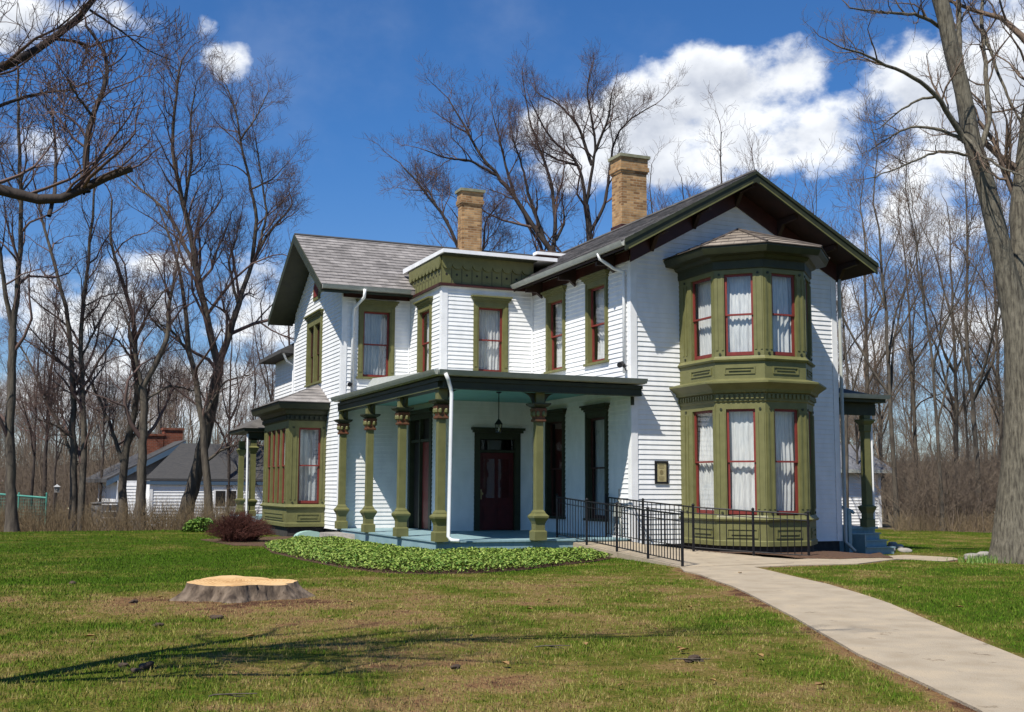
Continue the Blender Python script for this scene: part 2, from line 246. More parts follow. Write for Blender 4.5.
# ------------------------------------------------------------------ object helpers
def link(o, parent=None):
    COL.objects.link(o)
    if parent is not None: o.parent = parent
    return o
def tag(o, label=None, cat=None, group=None, kind=None):
    if label: o['label'] = label
    if cat: o['category'] = cat
    if group: o['group'] = group
    if kind: o['kind'] = kind
    return o
def thing(name, label, cat, loc=(0, 0, 0), group=None):
    o = bpy.data.objects.new(name, None); o.empty_display_size = .2; COL.objects.link(o); o.location = loc
    return tag(o, label, cat, group)
class MB:
    """collects polygons in world space; build() links them as one mesh (origin at the parent's)"""
    def __init__(s): s.v = []; s.f = []; s.m = []; s.uv = []
    def add(s, vs, fs, mi=0, uvs=None):
        k = len(s.v); s.v += [tuple(map(float, p)) for p in vs]
        for i, f in enumerate(fs):
            s.f.append([k+j for j in f]); s.m.append(mi); s.uv.append(uvs[i] if uvs else None)
    def box(s, x0, x1, y0, y1, z0, z1, mi=0):
        if x0 > x1: x0, x1 = x1, x0
        if y0 > y1: y0, y1 = y1, y0
        if z0 > z1: z0, z1 = z1, z0
        s.hexa([(x0, y0, z0), (x1, y0, z0), (x1, y1, z0), (x0, y1, z0), (x0, y0, z1), (x1, y0, z1), (x1, y1, z1), (x0, y1, z1)], mi)
    def hexa(s, p, mi=0):
        s.add(p, [(3, 2, 1, 0), (4, 5, 6, 7), (0, 1, 5, 4), (1, 2, 6, 5), (2, 3, 7, 6), (3, 0, 4, 7)], mi)
    def prism(s, poly, d, mi=0):      # polygon of 3D points swept along vector d
        n = len(poly); q = [tuple(np.array(p)+d) for p in poly]
        s.add(list(poly)+q, [tuple(range(n))[::-1], tuple(range(n, 2*n))]+[(i, (i+1) % n, n+(i+1) % n, n+i) for i in range(n)], mi)
    def tube(s, pts, rad, n=8, mi=0, cap=True):
        pts = [np.array(p, float) for p in pts]
        if isinstance(rad, (int, float)): rad = [rad]*len(pts)
        k = len(s.v); ref = None
        for i, p in enumerate(pts):
            t = pts[min(i+1, len(pts)-1)]-pts[max(i-1, 0)]; t = t/(np.linalg.norm(t)+1e-9)
            if ref is None: ref = np.array([0, 0, 1.]) if abs(t[2]) < .9 else np.array([1., 0, 0])
            a = np.cross(t, ref); a /= np.linalg.norm(a)+1e-9; b = np.cross(t, a); ref = -b if False else np.cross(a, t)
            for j in range(n):
                th = 2*math.pi*j/n; s.v.append(tuple(p+rad[i]*(a*math.cos(th)+b*math.sin(th))))
        for i in range(len(pts)-1):
            for j in range(n):
                s.f.append([k+i*n+j, k+i*n+(j+1) % n, k+(i+1)*n+(j+1) % n, k+(i+1)*n+j]); s.m.append(mi); s.uv.append(None)
        if cap:
            s.f.append([k+j for j in range(n)][::-1]); s.m.append(mi); s.uv.append(None)
            e = k+(len(pts)-1)*n; s.f.append([e+j for j in range(n)]); s.m.append(mi); s.uv.append(None)
    def lathe(s, c, prof, n=12, mi=0, rot=0.):
        k = len(s.v)
        for r, z in prof:
            for j in range(n):
                th = 2*math.pi*j/n+rot; s.v.append((c[0]+r*math.cos(th), c[1]+r*math.sin(th), c[2]+z))
        for i in range(len(prof)-1):
            for j in range(n):
                s.f.append([k+i*n+j, k+i*n+(j+1) % n, k+(i+1)*n+(j+1) % n, k+(i+1)*n+j]); s.m.append(mi); s.uv.append(None)
        s.f.append([k+j for j in range(n)][::-1]); s.m.append(mi); s.uv.append(None)
        e = k+(len(prof)-1)*n; s.f.append([e+j for j in range(n)]); s.m.append(mi); s.uv.append(None)
    def sq(s, c, prof, mi=0):         # square-plan turning: (half width, z)
        s.lathe(c, [(r*math.sqrt(2), z) for r, z in prof], 4, mi, math.pi/4)
    def build(s, name, mats, parent=None, smooth=False, recalc=True):
        if not isinstance(mats, (list, tuple)): mats = [mats]
        me = bpy.data.meshes.new(name); off = np.array(_wloc(parent)) if parent is not None else np.zeros(3)
        v = np.array(s.v)-off
        me.from_pydata(v.tolist(), [], s.f)
        for m in mats: me.materials.append(m)
        if len(mats) > 1: me.polygons.foreach_set('material_index', s.m)
        if any(u is not None for u in s.uv):
            lay = me.uv_layers.new(name='UVMap')
            for p, u in zip(me.polygons, s.uv):
                if u is not None:
                    for li, q in zip(p.loop_indices, u): lay.data[li].uv = q
        if recalc:
            bm = bmesh.new(); bm.from_mesh(me); bmesh.ops.recalc_face_normals(bm, faces=bm.faces); bm.to_mesh(me); bm.free()
        if smooth: me.polygons.foreach_set('use_smooth', [True]*len(me.polygons))
        o = bpy.data.objects.new(name, me); return link(o, parent)
def _wloc(o):
    p = np.zeros(3)
    while o is not None:
        p += np.array(o.location); o = o.parent
    return p
def npmesh(name, V, F, mat, parent=None, attr=None, smooth=False):
    """V (n,3), F (m,k) numpy arrays"""
    me = bpy.data.meshes.new(name); k = F.shape[1]
    off = _wloc(parent) if parent is not None else np.zeros(3)
    me.vertices.add(len(V)); me.vertices.foreach_set('co', (V-off).astype(np.float32).ravel())
    me.loops.add(F.size); me.loops.foreach_set('vertex_index', F.astype(np.int32).ravel())
    me.polygons.add(len(F)); me.polygons.foreach_set('loop_start', np.arange(0, F.size, k, dtype=np.int32))
    try: me.polygons.foreach_set('loop_total', np.full(len(F), k, dtype=np.int32))
    except Exception: pass
    me.update(calc_edges=True)
    if smooth: me.polygons.foreach_set('use_smooth', np.ones(len(F), bool))
    if attr is not None:
        for nm, arr in attr.items():
            a = me.attributes.new(nm, 'FLOAT', 'POINT'); a.data.foreach_set('value', arr.astype(np.float32))
    me.materials.append(mat)
    return link(bpy.data.objects.new(name, me), parent)
class Fr:
    """a wall frame: a runs to the viewer's right along the wall, b out of it, z up"""
    def __init__(s, o, t): s.o = np.array(o, float); t = np.array(t, float); s.t = t/np.linalg.norm(t); s.n = np.array([s.t[1], -s.t[0]])
    def p(s, a, b, z): q = s.o+s.t*a+s.n*b; return (q[0], q[1], z)
    def box(s, mb, a0, a1, b0, b1, z0, z1, mi=0):
        mb.hexa([s.p(a0, b1, z0), s.p(a1, b1, z0), s.p(a1, b0, z0), s.p(a0, b0, z0), s.p(a0, b1, z1), s.p(a1, b1, z1), s.p(a1, b0, z1), s.p(a0, b0, z1)], mi)
# ------------------------------------------------------------------ ground
def ss(a, b, x): t = np.clip((x-a)/(b-a), 0, 1); return t*t*(3-2*t)
def h(x, y):
    x = np.asarray(x, float); y = np.asarray(y, float)
    return -.2*ss(3.5, 7, x) - .55*ss(17, 25, y)*ss(4, -4, x) + .02*np.sin(x*.9+1)*np.sin(y*.7)*ss(-4, -9, y)
def hill(x, y):               # wooded rise far behind
    x = np.asarray(x, float); y = np.asarray(y, float); rd = np.hypot(x-CAM[0], y-CAM[1])
    return 6.*ss(80, 190, rd)*(.72+.2*np.sin(x*.045+1)+.16*np.sin(y*.06+x*.03)+.1*np.sin(x*.13))
def gpt(px, py, dz=0.):
    d = ray(px, py); z = 0.
    for _ in range(6):
        P = CAM+d*((z+dz-CAM[2])/d[2]); z = float(h(P[0], P[1]))
    return P
def inpoly(P, poly):
    x, y = P[:, 0], P[:, 1]; r = np.zeros(len(P), bool); n = len(poly)
    for i in range(n):
        x0, y0 = poly[i]; x1, y1 = poly[(i+1) % n]
        c = ((y0 > y) != (y1 > y)); r ^= c & (x < (x1-x0)*(y-y0)/((y1-y0) if y1 != y0 else 1e-9)+x0)
    return r
def grid(x0, x1, y0, y1, st):
    xs = np.arange(x0, x1+1e-6, st); ys = np.arange(y0, y1+1e-6, st); X, Y = np.meshgrid(xs, ys)
    V = np.stack([X.ravel(), Y.ravel(), np.zeros(X.size)], 1); nx = len(xs); i = np.arange((nx-1)*(len(ys)-1)); r, c = i//(nx-1), i % (nx-1); k = r*nx+c
    return V, np.stack([k, k+1, k+nx+1, k+nx], 1)
V, F = grid(-600, 600, -300, 900, 8); V[:, 2] = h(V[:, 0], V[:, 1])-.12
rd = np.hypot(V[:, 0]-CAM[0], V[:, 1]-CAM[1]); V[:, 2] += hill(V[:, 0], V[:, 1])+.01*np.maximum(0, rd-190)
tag(npmesh('ground', V, F, MT['litter']), kind='structure')
LAWN = [(-60, 16.6), (-14, 16.5), (-7.5, 16.6), (-4, 20), (3, 24), (14, 21), (21, 15.8), (22.4, 9.8), (40, 2), (60, -6), (60, -45), (-60, -45)]
def fnoise(P, s, seed):       # cheap value noise
    r = np.random.default_rng(seed); T = r.random((64, 64)); q = P[:, :2]/s; i = np.floor(q).astype(int); f = q-i; f = f*f*(3-2*f)
    g = lambda a, b: T[(i[:, 0]+a) % 64, (i[:, 1]+b) % 64]
    return (g(0, 0)*(1-f[:, 0])+g(1, 0)*f[:, 0])*(1-f[:, 1])+(g(0, 1)*(1-f[:, 0])+g(1, 1)*f[:, 0])*f[:, 1]
PATHLINES = []
def pathdist(P):      # trodden edge of the walk
    d = np.full(len(P), 9.)
    for a, b in PATHLINES:
        a, b = np.array(a), np.array(b); ab = b-a; t = np.clip(((P-a)@ab)/(ab@ab), 0, 1); d = np.minimum(d, np.linalg.norm(P-(a+t[:, None]*ab), axis=1))
    return d
def dryness(P):
    x, y = P[:, 0], P[:, 1]
    side = (x+1.3)*.905-(y+5.8)*.425          # >0 on the right of the walk
    d = .05+.38*ss(-3.5, -7.5, y)*ss(1.6, -.4, side)*ss(-28, -21, y)+.16*ss(-.2, 1.2, side)
    d += .22*ss(3.4, .4, np.hypot((x+9.2)/1.6, y+9.0))*1.0 + .16*ss(.8, -.2, np.abs(side-1.1)-.3)*0
    d += .42*(fnoise(P, 2.6, 3)-.5)+.40*(fnoise(P, .9, 5)-.5)+.22*(fnoise(P, .33, 6)-.5)
    d += .05*ss(1.0, .2, np.hypot(x+10.45, y+8.0)-.95)
    d += .55*ss(.22, .05, pathdist(P[:, :2]))*(.4+.9*fnoise(P, .3, 31))
    return d
WALK = [gpt(*q)[:2] for q in [(676, 565), (684, 572), (700, 575.5), (731.6, 587), (795, 619), (858, 656), (921.5, 685), (978, 712)]]
WALK += [(-9.2, -21.6), (-12.5, -28.5), (-10.9, -29.5)]+[(-6.9, -20.2)]+[gpt(*q)[:2] for q in [(1024, 661), (953, 632), (890, 605), (826.6, 585), (747, 566.5)]]
CROSS = [gpt(*q)[:2] for q in [(680, 561), (678, 566.5), (747, 568), (800, 566), (858, 564.5), (959, 560), (953, 558), (906, 555.5), (890, 560), (840, 561), (795, 560), (740, 556), (693, 553.5)]]
PATHLINES += [(WALK[i], WALK[(i+1) % len(WALK)]) for i in range(len(WALK))]+[(CROSS[i], CROSS[i+1]) for i in range(len(CROSS)-1)]
V, F = grid(-60, 60, -45, 26, .25)
cen = V[F].mean(1); F = F[inpoly(cen, LAWN)]
V[:, 2] = h(V[:, 0], V[:, 1])
tag(npmesh('lawn', V, F, MT['lawn'], attr={'dry': dryness(V)}), kind='structure')
# walk and ramp
def sheet(name, poly, dz, mat, edge=.06, kind='structure', mound=0):
    bm = bmesh.new(); vs = [bm.verts.new((p[0], p[1], 0)) for p in poly]; f = bm.faces.new(vs); bmesh.ops.triangulate(bm, faces=[f])
    bmesh.ops.subdivide_edges(bm, edges=bm.edges, cuts=5, use_grid_fill=True)
    bmesh.ops.triangulate(bm, faces=bm.faces[:])
    for e in bm.edges: pass
    bd = {v for e in bm.edges if e.is_boundary for v in e.verts}
    for v in bm.verts: v.co.z = float(h(v.co.x, v.co.y))+dz+(mound if v not in bd else 0)
    r = bmesh.ops.extrude_edge_only(bm, edges=[e for e in bm.edges if e.is_boundary])
    for g in r['geom']:
        if isinstance(g, bmesh.types.BMVert): g.co.z -= edge+abs(dz)
    bmesh.ops.recalc_face_normals(bm, faces=bm.faces); me = bpy.data.meshes.new(name); bm.to_mesh(me); bm.free(); me.materials.append(mat)
    o = link(bpy.data.objects.new(name, me)); tag(o, kind=kind); return o
sheet('walkway', WALK, .022, MT['concrete']); sheet('side_path', CROSS, .018, MT['concrete'])
RL = [(-1.46, 1.15, .285), (-1.48, -.5, .2), (-1.52, -2., .13), (-1.62, -3.5, .07), (-1.84, -5.25, .026)]
RR = [(0.05, 1.15, .285), (0.02, -.6, .2), (.55, -2.05, .12), (1.5, -2.9, .03), (.9, -4.9, .028)]
mb = MB()
for i in range(4):
    a, b, c, d = RL[i], RR[i], RR[i+1], RL[i+1]
    mb.hexa([(*a[:2], -.15), (*b[:2], -.15), (*c[:2], -.15), (*d[:2], -.15), a, b, c, d])
tag(mb.build('ramp', MT['concrete']), kind='structure')
tag_m = sheet('mulch_bed', [gpt(*q)[:2] for q in [(693, 552.5), (740, 555), (795, 559), (840, 560), (893, 559), (880, 552)]]+[(6.6, -.3), (6.3, .4), (1.0, .4), (.95, -1.9)], .03, MT['mulch'], mound=.03)
sheet('mulch_bed', [gpt(*q)[:2] for q in [(200, 540), (235, 546), (300, 547), (335, 541)]]+[(-5.2, 8.4), (-5, 10.3), (-6.3, 10.2), (-7.5, 9.6)], .02, MT['mulch'])
BED = [(-7.62, 4.9), (-7.98, 2.2), (-7.95, -.57), (-7.75, -3.2), (-7.45, -4.55), (-6.8, -5.15), (-5.9, -5.2), (-4.98, -4.85), (-3.6, -3.8), (-2.5, -3.0), (-1.62, -2.1), (-1.58, -.45), (-4.75, -.3), (-5.15, .1), (-5.2, 6.4), (-6.3, 7.4)]
sheet('bed_soil', BED, .015, MT['mulch'])
HOUSEFP = [(-6.2, 14.9), (-6.2, 9.9), (-4.85, 9.9), (-4.85, 0.0), (0, 0), (1.3, 0), (1.3, -1.6), (2.1, -2.4), (3.3, -2.4), (4.1, -1.6), (4.1, 0), (6, 0), (8.5, 0.2), (8.5, 5), (6, 15)]
# grass blades
def make_grass():
    pts = []; sc = []
    def strip(m0, m1, dens, wide):
        w0 = .75*m1+3.2; n = int((m1-m0)*2*w0*dens); d = rng.uniform(m0, m1, n); s = rng.uniform(-1, 1, n)
        keep = np.abs(s*w0) < .70*d+2.6; d, s = d[keep], s[keep]
        P = CAM[None, :2]+HD[None, :2]*d[:, None]+RT[None, :2]*(s*w0)[:, None]; pts.append(P); sc.append(np.full(len(P), wide))
    strip(5.5, 9, 1900, .8); strip(9, 13, 1200, .95); strip(13, 19, 700, 1.2); strip(19, 28, 420, 1.45); strip(28, 46, 200, 1.7)
    P = np.concatenate(pts); S = np.concatenate(sc)
    ok = inpoly(P, LAWN)
    Pj = P+rng.normal(0, .025, P.shape)
    for poly in (WALK, CROSS, BED, HOUSEFP, [(r[0], r[1]) for r in RL]+[(r[0], r[1]) for r in RR[::-1]]): ok &= ~inpoly(Pj, poly)
    ok &= np.hypot(P[:, 0]+10.45, P[:, 1]+8.0) > .72
    cl = fnoise(P, .35, 11)+.6*fnoise(P, .13, 12); ok &= rng.random(len(P)) < .62+.38*cl
    P, S = P[ok], S[ok]; dry = dryness(np.c_[P, np.zeros(len(P))]); bare = fnoise(P, 1.4, 21)*.5+fnoise(P, .45, 22)*.35+fnoise(P, .17, 23)*.25; kp = rng.random(len(P)) > np.clip((dry-.3)*1.0, 0, .3)+.6*ss(.62, .80, bare)*ss(.1, .4, dry); P, S, dry = P[kp], S[kp], dry[kp]; n = len(P)
    z = h(P[:, 0], P[:, 1]); hh = rng.uniform(.016, .040, n)*(.75+.5*fnoise(P, .8, 4))*np.clip(1.25-.6*dry, .5, 1.3)*np.where(S > 1.4, .8, .92); w = rng.uniform(.004, .0075, n)*S
    th = rng.uniform(0, 6.283, n); ln = rng.uniform(0, .9, n)*hh; td = rng.uniform(0, 6.283, n)
    ux, uy = np.cos(th)*w, np.sin(th)*w
    V = np.zeros((n, 3, 3)); V[:, 0] = np.c_[P[:, 0]-ux, P[:, 1]-uy, z-.004]; V[:, 1] = np.c_[P[:, 0]+ux, P[:, 1]+uy, z-.004]
    V[:, 2] = np.c_[P[:, 0]+np.cos(td)*ln, P[:, 1]+np.sin(td)*ln, z+hh]
    tag(npmesh('grass', V.reshape(-1, 3), np.arange(3*n).reshape(-1, 3), MT['blade'], attr={'dry': np.repeat(dry, 3)}), kind='stuff')
make_grass()
# ------------------------------------------------------------------ the house
HOUSE = thing('house', 'white clapboard house with olive trim, two brick chimneys and a corner porch', 'house')
L_, VF, UE, VD, WA = 4.81, 8.53, -2.749, 5.718, 6.0
EXP = .117
def siding(mb, fr, a0, a1, z0, z1, holes=(), top=None):
    n = int(math.ceil((z1-z0)/EXP))
    for i in range(n):
        zb = z0+i*EXP; zt = min(zb+EXP, z1)
        iv = [(a0, a1)]
        if top is not None:
            lo, hi = top(zb+EXP*.5)
            if hi-lo < .05: continue
            iv = [(max(a0, lo), min(a1, hi))]
        for (p0, p1, q0, q1) in holes:
            if zt > q0+.03 and zb < q1-.03:
                nv = []
                for s, e in iv:
                    if p1 <= s or p0 >= e: nv.append((s, e)); continue
                    if p0 > s: nv.append((s, p0))
                    if p1 < e: nv.append((p1, e))
                iv = nv
        for s, e in iv:
            if e-s < .01: continue
            w0, w1 = .021+rng.uniform(-.002, .002), .003
            mb.add([fr.p(s, w1, zb), fr.p(e, w1, zb), fr.p(e, w0, zb+.001), fr.p(s, w0, zb+.001), fr.p(e, w1, zt), fr.p(s, w1, zt)], [(0, 1, 2, 3), (3, 2, 4, 5)])
def wall(name, fr, a0, a1, z0, z1, holes=(), top=None):
    mb = MB(); siding(mb, fr, a0, a1, z0, z1, holes, top)
    return mb.build(name, MT['white'], HOUSE, recalc=False)
FA = Fr((0, 0), (1, 0)); FB = Fr((0, VD), (0, -1)); FD = Fr((UE, VD), (1, 0)); FE = Fr((UE, VF), (0, -1)); FF = Fr((-L_, VF), (1, 0)); FG = Fr((-L_, 14.84), (0, -1))
FR = Fr((6, 0), (0, 1)); FK = Fr((6, 14.84), (-1, 0))
ZA = lambda u: 9.186-.55*abs(u-3)
ZG = lambda v: 9.38-.581*abs(v-11.685)
def opening(a0, a1, z0, z1, cw=.16): return (a0+cw*.7, a1-cw*.7, z0+.06, z1-cw)
def curtain(mb, fr, a0, a1, z0, z1, b, gap=0., amp=.03, per=.12, drape=0.):
    n = max(8, int((a1-a0)/.02)); ph = rng.uniform(0, 6)
    rows = 9; vs = []
    for r in range(rows):
        z = z1+(z0-z1)*r/(rows-1); k = r/(rows-1)
        for i in range(n+1):
            a = a0+(a1-a0)*i/n
            if gap and k > 0: a += (gap*k*k)*((-1 if i < n/2 else 1))*(1-abs(i/n-.5)*2)
            vs.append(fr.p(a, b+amp*(math.sin((a-a0)/per*6.28+ph+.6*math.sin(3*z))+.5*math.sin((a-a0)/per*2.7+2*ph+drape*4*k))*(.5+.5*k)+.03*drape*math.sin(5*k+ph), z))
    fs = [(r*(n+1)+i, r*(n+1)+i+1, (r+1)*(n+1)+i+1, (r+1)*(n+1)+i) for r in range(rows-1) for i in range(n)]
    mb.add(vs, fs)
def sashes(fr, a0, a1, z0, z1, parent, cmat, sash='red', glassb=-.075, mid=.5, reach=.045):
    """a double-hung pair filling an opening: two sash sub-parts, a pane each, a curtain"""
    zm = z0+(z1-z0)*mid; t = .055
    for nm, (s0, s1, bo) in (('u', (zm-.02, z1, 0)), ('l', (z0, zm+.02, -.03))):
        m = MB(); bb = glassb+bo
        fr.box(m, a0, a0+t, bb-.02, bb+.02, s0, s1); fr.box(m, a1-t, a1, bb-.02, bb+.02, s0, s1)
        fr.box(m, a0+t, a1-t, bb-.02, bb+.02, s0, s0+(t*1.5 if nm == 'l' else .04)); fr.box(m, a0+t, a1-t, bb-.02, bb+.02, s1-(.04 if nm == 'l' else t), s1)
        m.build('sash', MT[sash], parent)
        g = MB(); g.add([fr.p(a0+t*.6, bb, s0+.02), fr.p(a1-t*.6, bb, s0+.02), fr.p(a1-t*.6, bb, s1-.02), fr.p(a0+t*.6, bb, s1-.02)], [(0, 1, 2, 3)])
        g.build('pane', MT['glass'], parent, recalc=False)
    if cmat:
        m = MB(); curtain(m, fr, a0-.045, a1+reach, z0+.02, z1-.02, glassb-.13-float(rng.uniform(0, .05)), amp=float(rng.uniform(.016, .042)), per=float(rng.uniform(.075, .16)), drape=float(rng.uniform(0, 1)))
        m.build('curtain', MT[cmat], parent, smooth=True, recalc=False)
def window(fr, a0, a1, z0, z1, cmat='curtain', trim='olive', sash='red', parts=1, hood=.13, cw=.15, parent=None, hoodmat=None):
    m = MB(); P = parent or HOUSE
    zt = z1-.16 if hood else z1
    B0, B1 = -.13, .045
    fr.box(m, a0, a0+cw, B0, B1, z0+.06, zt); fr.box(m, a1-cw, a1, B0, B1, z0+.06, zt); fr.box(m, a0+cw, a1-cw, B0, B1, zt-cw*1.1, zt)
    fr.box(m, a0+.03, a0+cw-.04, B1, B1+.014, z0+.2, zt-.05); fr.box(m, a1-cw+.04, a1-.03, B1, B1+.014, z0+.2, zt-.05)
    edges = np.linspace(a0+cw, a1-cw, parts+1)
    for e in edges[1:-1]: fr.box(m, e-.06, e+.06, B0, B1-.003, z0+.06, zt-cw*1.1)
    root = m.build('window', MT[trim], P)
    s = MB(); fr.box(s, a0-.04, a1+.04, -.12, .085, z0, z0+.06); s.build('sill', MT[trim], root)
    if hood:
        s = MB(); fr.box(s, a0-.02, a1+.02, .0, .075, zt, zt+.05); fr.box(s, a0-.06, a1+.06, .0, .12, zt+.05, zt+.11)
        fr.box(s, a0-.09, a1+.09, .0, .16, zt+.11, zt+.155); s.build('hood', MT[hoodmat or trim], root)
    for i in range(parts):
        p0 = edges[i]+(.06 if i else 0); p1 = edges[i+1]-(.06 if i < parts-1 else 0)
        sashes(fr, p0, p1, z0+.06, zt-cw*1.1, root, cmat, sash)
    return root
hol = {k: [] for k in 'ABDEFG'}
WINS = []
def plan(k, fr, a0, a1, z0, z1, **kw):
    hol[k].append(opening(a0, a1, z0, z1, kw.get('cw', .15))); WINS.append((fr, a0, a1, z0, z1, kw))
# B wall: a = VD - v
plan('B', FB, .93, 2.14, 4.58, 6.86); plan('B', FB, 3.36, 4.58, 4.56, 6.87)
plan('B', FB, .90, 2.12, .66, 3.57, trim='green', cmat=None, sash='maroon'); plan('B', FB, 3.33, 4.55, .66, 3.55, trim='green', cmat='curtaingrey', sash='maroon')
plan('D', FD, .92, 1.96, 4.6, 6.8); plan('E', FE, .80, 2.0, 4.6, 6.82); plan('F', FF, .47, 1.57, 4.6, 6.92, cmat='curtaingrey')
plan('G', FG, 1.95, 3.95, 4.66, 6.95, parts=2, cw=.2, cmat='curtaingrey', sash='maroon')
hol['D'].append((1.06, 2.27, .2, 2.95)); hol['E'].append((.2, 2.1, .2, 3.7)); hol['A'].append((1.42, 3.95, .3, 6.9))
hol['G'].append((1.2, 4.7, .35, 3.55))
ztopA = lambda z: (3-(9.186-.3-z)/.55, 3+(9.186-.3-z)/.55)
ztopG = lambda z: (3.155-(9.38-.25-z)/.581, 3.155+(9.38-.25-z)/.581)
wall('wall', FA, 0, 6, .17, 8.85, hol['A'], ztopA); wall('wall', FB, 0, VD, .30, 7.2, hol['B']); wall('wall', FD, 0, -UE, .30, 7.15, hol['D'])
wall('wall', FE, 0, VF-VD, .30, 7.15, hol['E']); wall('wall', FF, 0, L_+UE, .30, 7.35, hol['F']); wall('wall', FG, 0, 6.31, .25, 9.1, hol['G'], ztopG)
wall('wall', FR, 0, 14.84, .17, 7.2); wall('wall', FK, 0, 6+L_, .17, 7.3)
for fr, a0, a1, z0, z1, kw in WINS: window(fr, a0, a1, z0, z1, **kw)
# red shutter boards closed behind the tall porch window
m = MB(); FB.box(m, 1.06, 1.52, -.23, -.2, .75, 3.2); FB.box(m, 1.53, 1.98, -.23, -.2, .75, 3.2); m.build('shutter', MT['redshade'], HOUSE)
# floor slab and inner partitions keep the rooms dark
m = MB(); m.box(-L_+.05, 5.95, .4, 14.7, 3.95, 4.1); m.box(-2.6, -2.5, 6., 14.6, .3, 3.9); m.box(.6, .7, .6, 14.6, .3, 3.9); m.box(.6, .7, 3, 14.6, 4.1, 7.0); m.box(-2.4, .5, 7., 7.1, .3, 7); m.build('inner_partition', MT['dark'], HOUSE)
# corner boards
m = MB()
def cb(fr, a0, a1, z0, z1, b0=0., b1=.032): m = MB(); fr.box(m, a0, a1, b0, b1, z0, z1); m.build('corner_board', MT['trim'], HOUSE)
cb(FA, -.03, .14, .17, 7.0); cb(FB, VD-.14, VD+.0, .3, 7.1); cb(FD, -.03, .15, .3, 7.1); cb(FE, VF-VD-.13, VF-VD, .3, 7.1); cb(FF, -.03, .13, .25, 7.2); cb(FG, 6.31-.13, 6.31, .25, 7.2); cb(FA, 5.87, 6.03, .17, 7.0); cb(FR, 0, .13, .17, 7); cb(FG, 0, .12, .2, 7.1)
cb(FD, -UE-.07, -UE-.022, .3, 7.1, 0, .03); cb(FF, L_+UE-.07, L_+UE-.022, .3, 7.2, 0, .03)
FE.box(m, .0, VF-VD, .022, .05, 6.99, 7.06); FD.box(m, 0, -UE-.02, .022, .05, 6.99, 7.06)
m.build('trim_board', MT['trim'], HOUSE)
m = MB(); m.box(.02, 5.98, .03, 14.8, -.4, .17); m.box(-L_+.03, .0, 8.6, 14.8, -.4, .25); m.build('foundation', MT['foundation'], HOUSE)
# roofs
def slope(mb, p0, along, up, la, lu, course=.26, lip=.022, clipfn=None):
    """shingle courses from the eave line p0 (along x la) up the slope (up x lu)"""
    along = np.array(along, float); up = np.array(up, float); nrm = np.cross(along, up); nrm *= np.sign(nrm[2])
    n = int(math.ceil(lu/course))
    for i in range(n):
        u0 = i*course; u1 = min(lu, u0+course)
        s, e = (0, la) if clipfn is None else clipfn((u0+u1)/2)
        seg = max(1, int((e-s)/1.3))
        for k in range(seg):
            q0 = s+(e-s)*k/seg; q1 = s+(e-s)*(k+1)/seg
            j = lip+rng.uniform(-.004, .004)
            A = np.array(p0)+along*q0+up*u0; B = np.array(p0)+along*q1+up*u0; Cc = np.array(p0)+along*q1+up*u1; Dd = np.array(p0)+along*q0+up*u1
            mb.add([A, B, A+nrm*j, B+nrm*j, Cc+nrm*.003, Dd+nrm*.003], [(0, 1, 3, 2), (2, 3, 4, 5)], 0, [[(q0+.08, u0+.12), (q1-.08, u0+.12), (q1-.08, u0+.125), (q0+.08, u0+.125)], [(q0, u0), (q1, u0), (q1, u1), (q0, u1)]])
def gable_x(name, mb_parent):
    pass
cA = math.cos(math.atan(.55)); sA = math.sin(math.atan(.55))
m = MB(); lu = 3.637/cA
slope(m, (-.637, -.89, 7.185), (0, 1, 0), (cA, 0, sA), 16.4, lu); slope(m, (6.637, -.89, 7.185), (0, 1, 0), (-cA, 0, sA), 16.4, lu)
for sgn in (-1, 1):
    e = 3+sgn*3.637
    m.hexa([(e, -.89, 7.185-.14), (3, -.89, 9.186-.14), (3, 15.5, 9.186-.14), (e, 15.5, 7.185-.14), (e, -.89, 7.185-.004), (3, -.89, 9.186-.004), (3, 15.5, 9.186-.004), (e, 15.5, 7.185-.004)])
RA = m.build('roof', MT['shingle'], HOUSE, recalc=False)
m = MB(); m.tube([(3, -.9, 9.2), (3, 15.5, 9.2)], .06, 6); m.build('ridge_cap', MT['shingle'], RA)
cG = math.cos(math.atan(.581)); sG = math.sin(math.atan(.581)); lg = 3.735/cG
m = MB()
slope(m, (-5.6, 7.95, 7.21), (1, 0, 0), (0, cG, sG), 8.6, lg, clipfn=lambda u: (0, 8.6 if u*cG > .7 else 2.82))
slope(m, (-5.6, 15.42, 7.21), (1, 0, 0), (0, -cG, sG), 8.6, lg)
for sgn in (-1, 1):
    e = 11.685+sgn*3.735; x1 = -2.8 if sgn < 0 else 3.
    if sgn < 0:
        for (xa, xb, f) in ((-5.6, -2.8, 0.), (-2.8, 3., .25)):
            ye, ze = e+3.735*f, 7.21+2.17*f
            m.hexa([(xa, ye, ze-.14), (xb, ye, ze-.14), (xb, 11.685, 9.38-.14), (xa, 11.685, 9.38-.14), (xa, ye, ze-.004), (xb, ye, ze-.004), (xb, 11.685, 9.376), (xa, 11.685, 9.376)])
    else:
        m.hexa([(-5.6, e, 7.07), (x1, e, 7.07), (x1, 11.685, 9.24), (-5.6, 11.685, 9.24), (-5.6, e, 7.206), (x1, e, 7.206), (x1, 11.685, 9.376), (-5.6, 11.685, 9.376)])
RG = m.build('roof', MT['shingle'], HOUSE, recalc=False)
m = MB(); m.tube([(-5.61, 11.685, 9.39), (3, 11.685, 9.39)], .05, 6); m.build('ridge_cap', MT['bgroof'], RG)
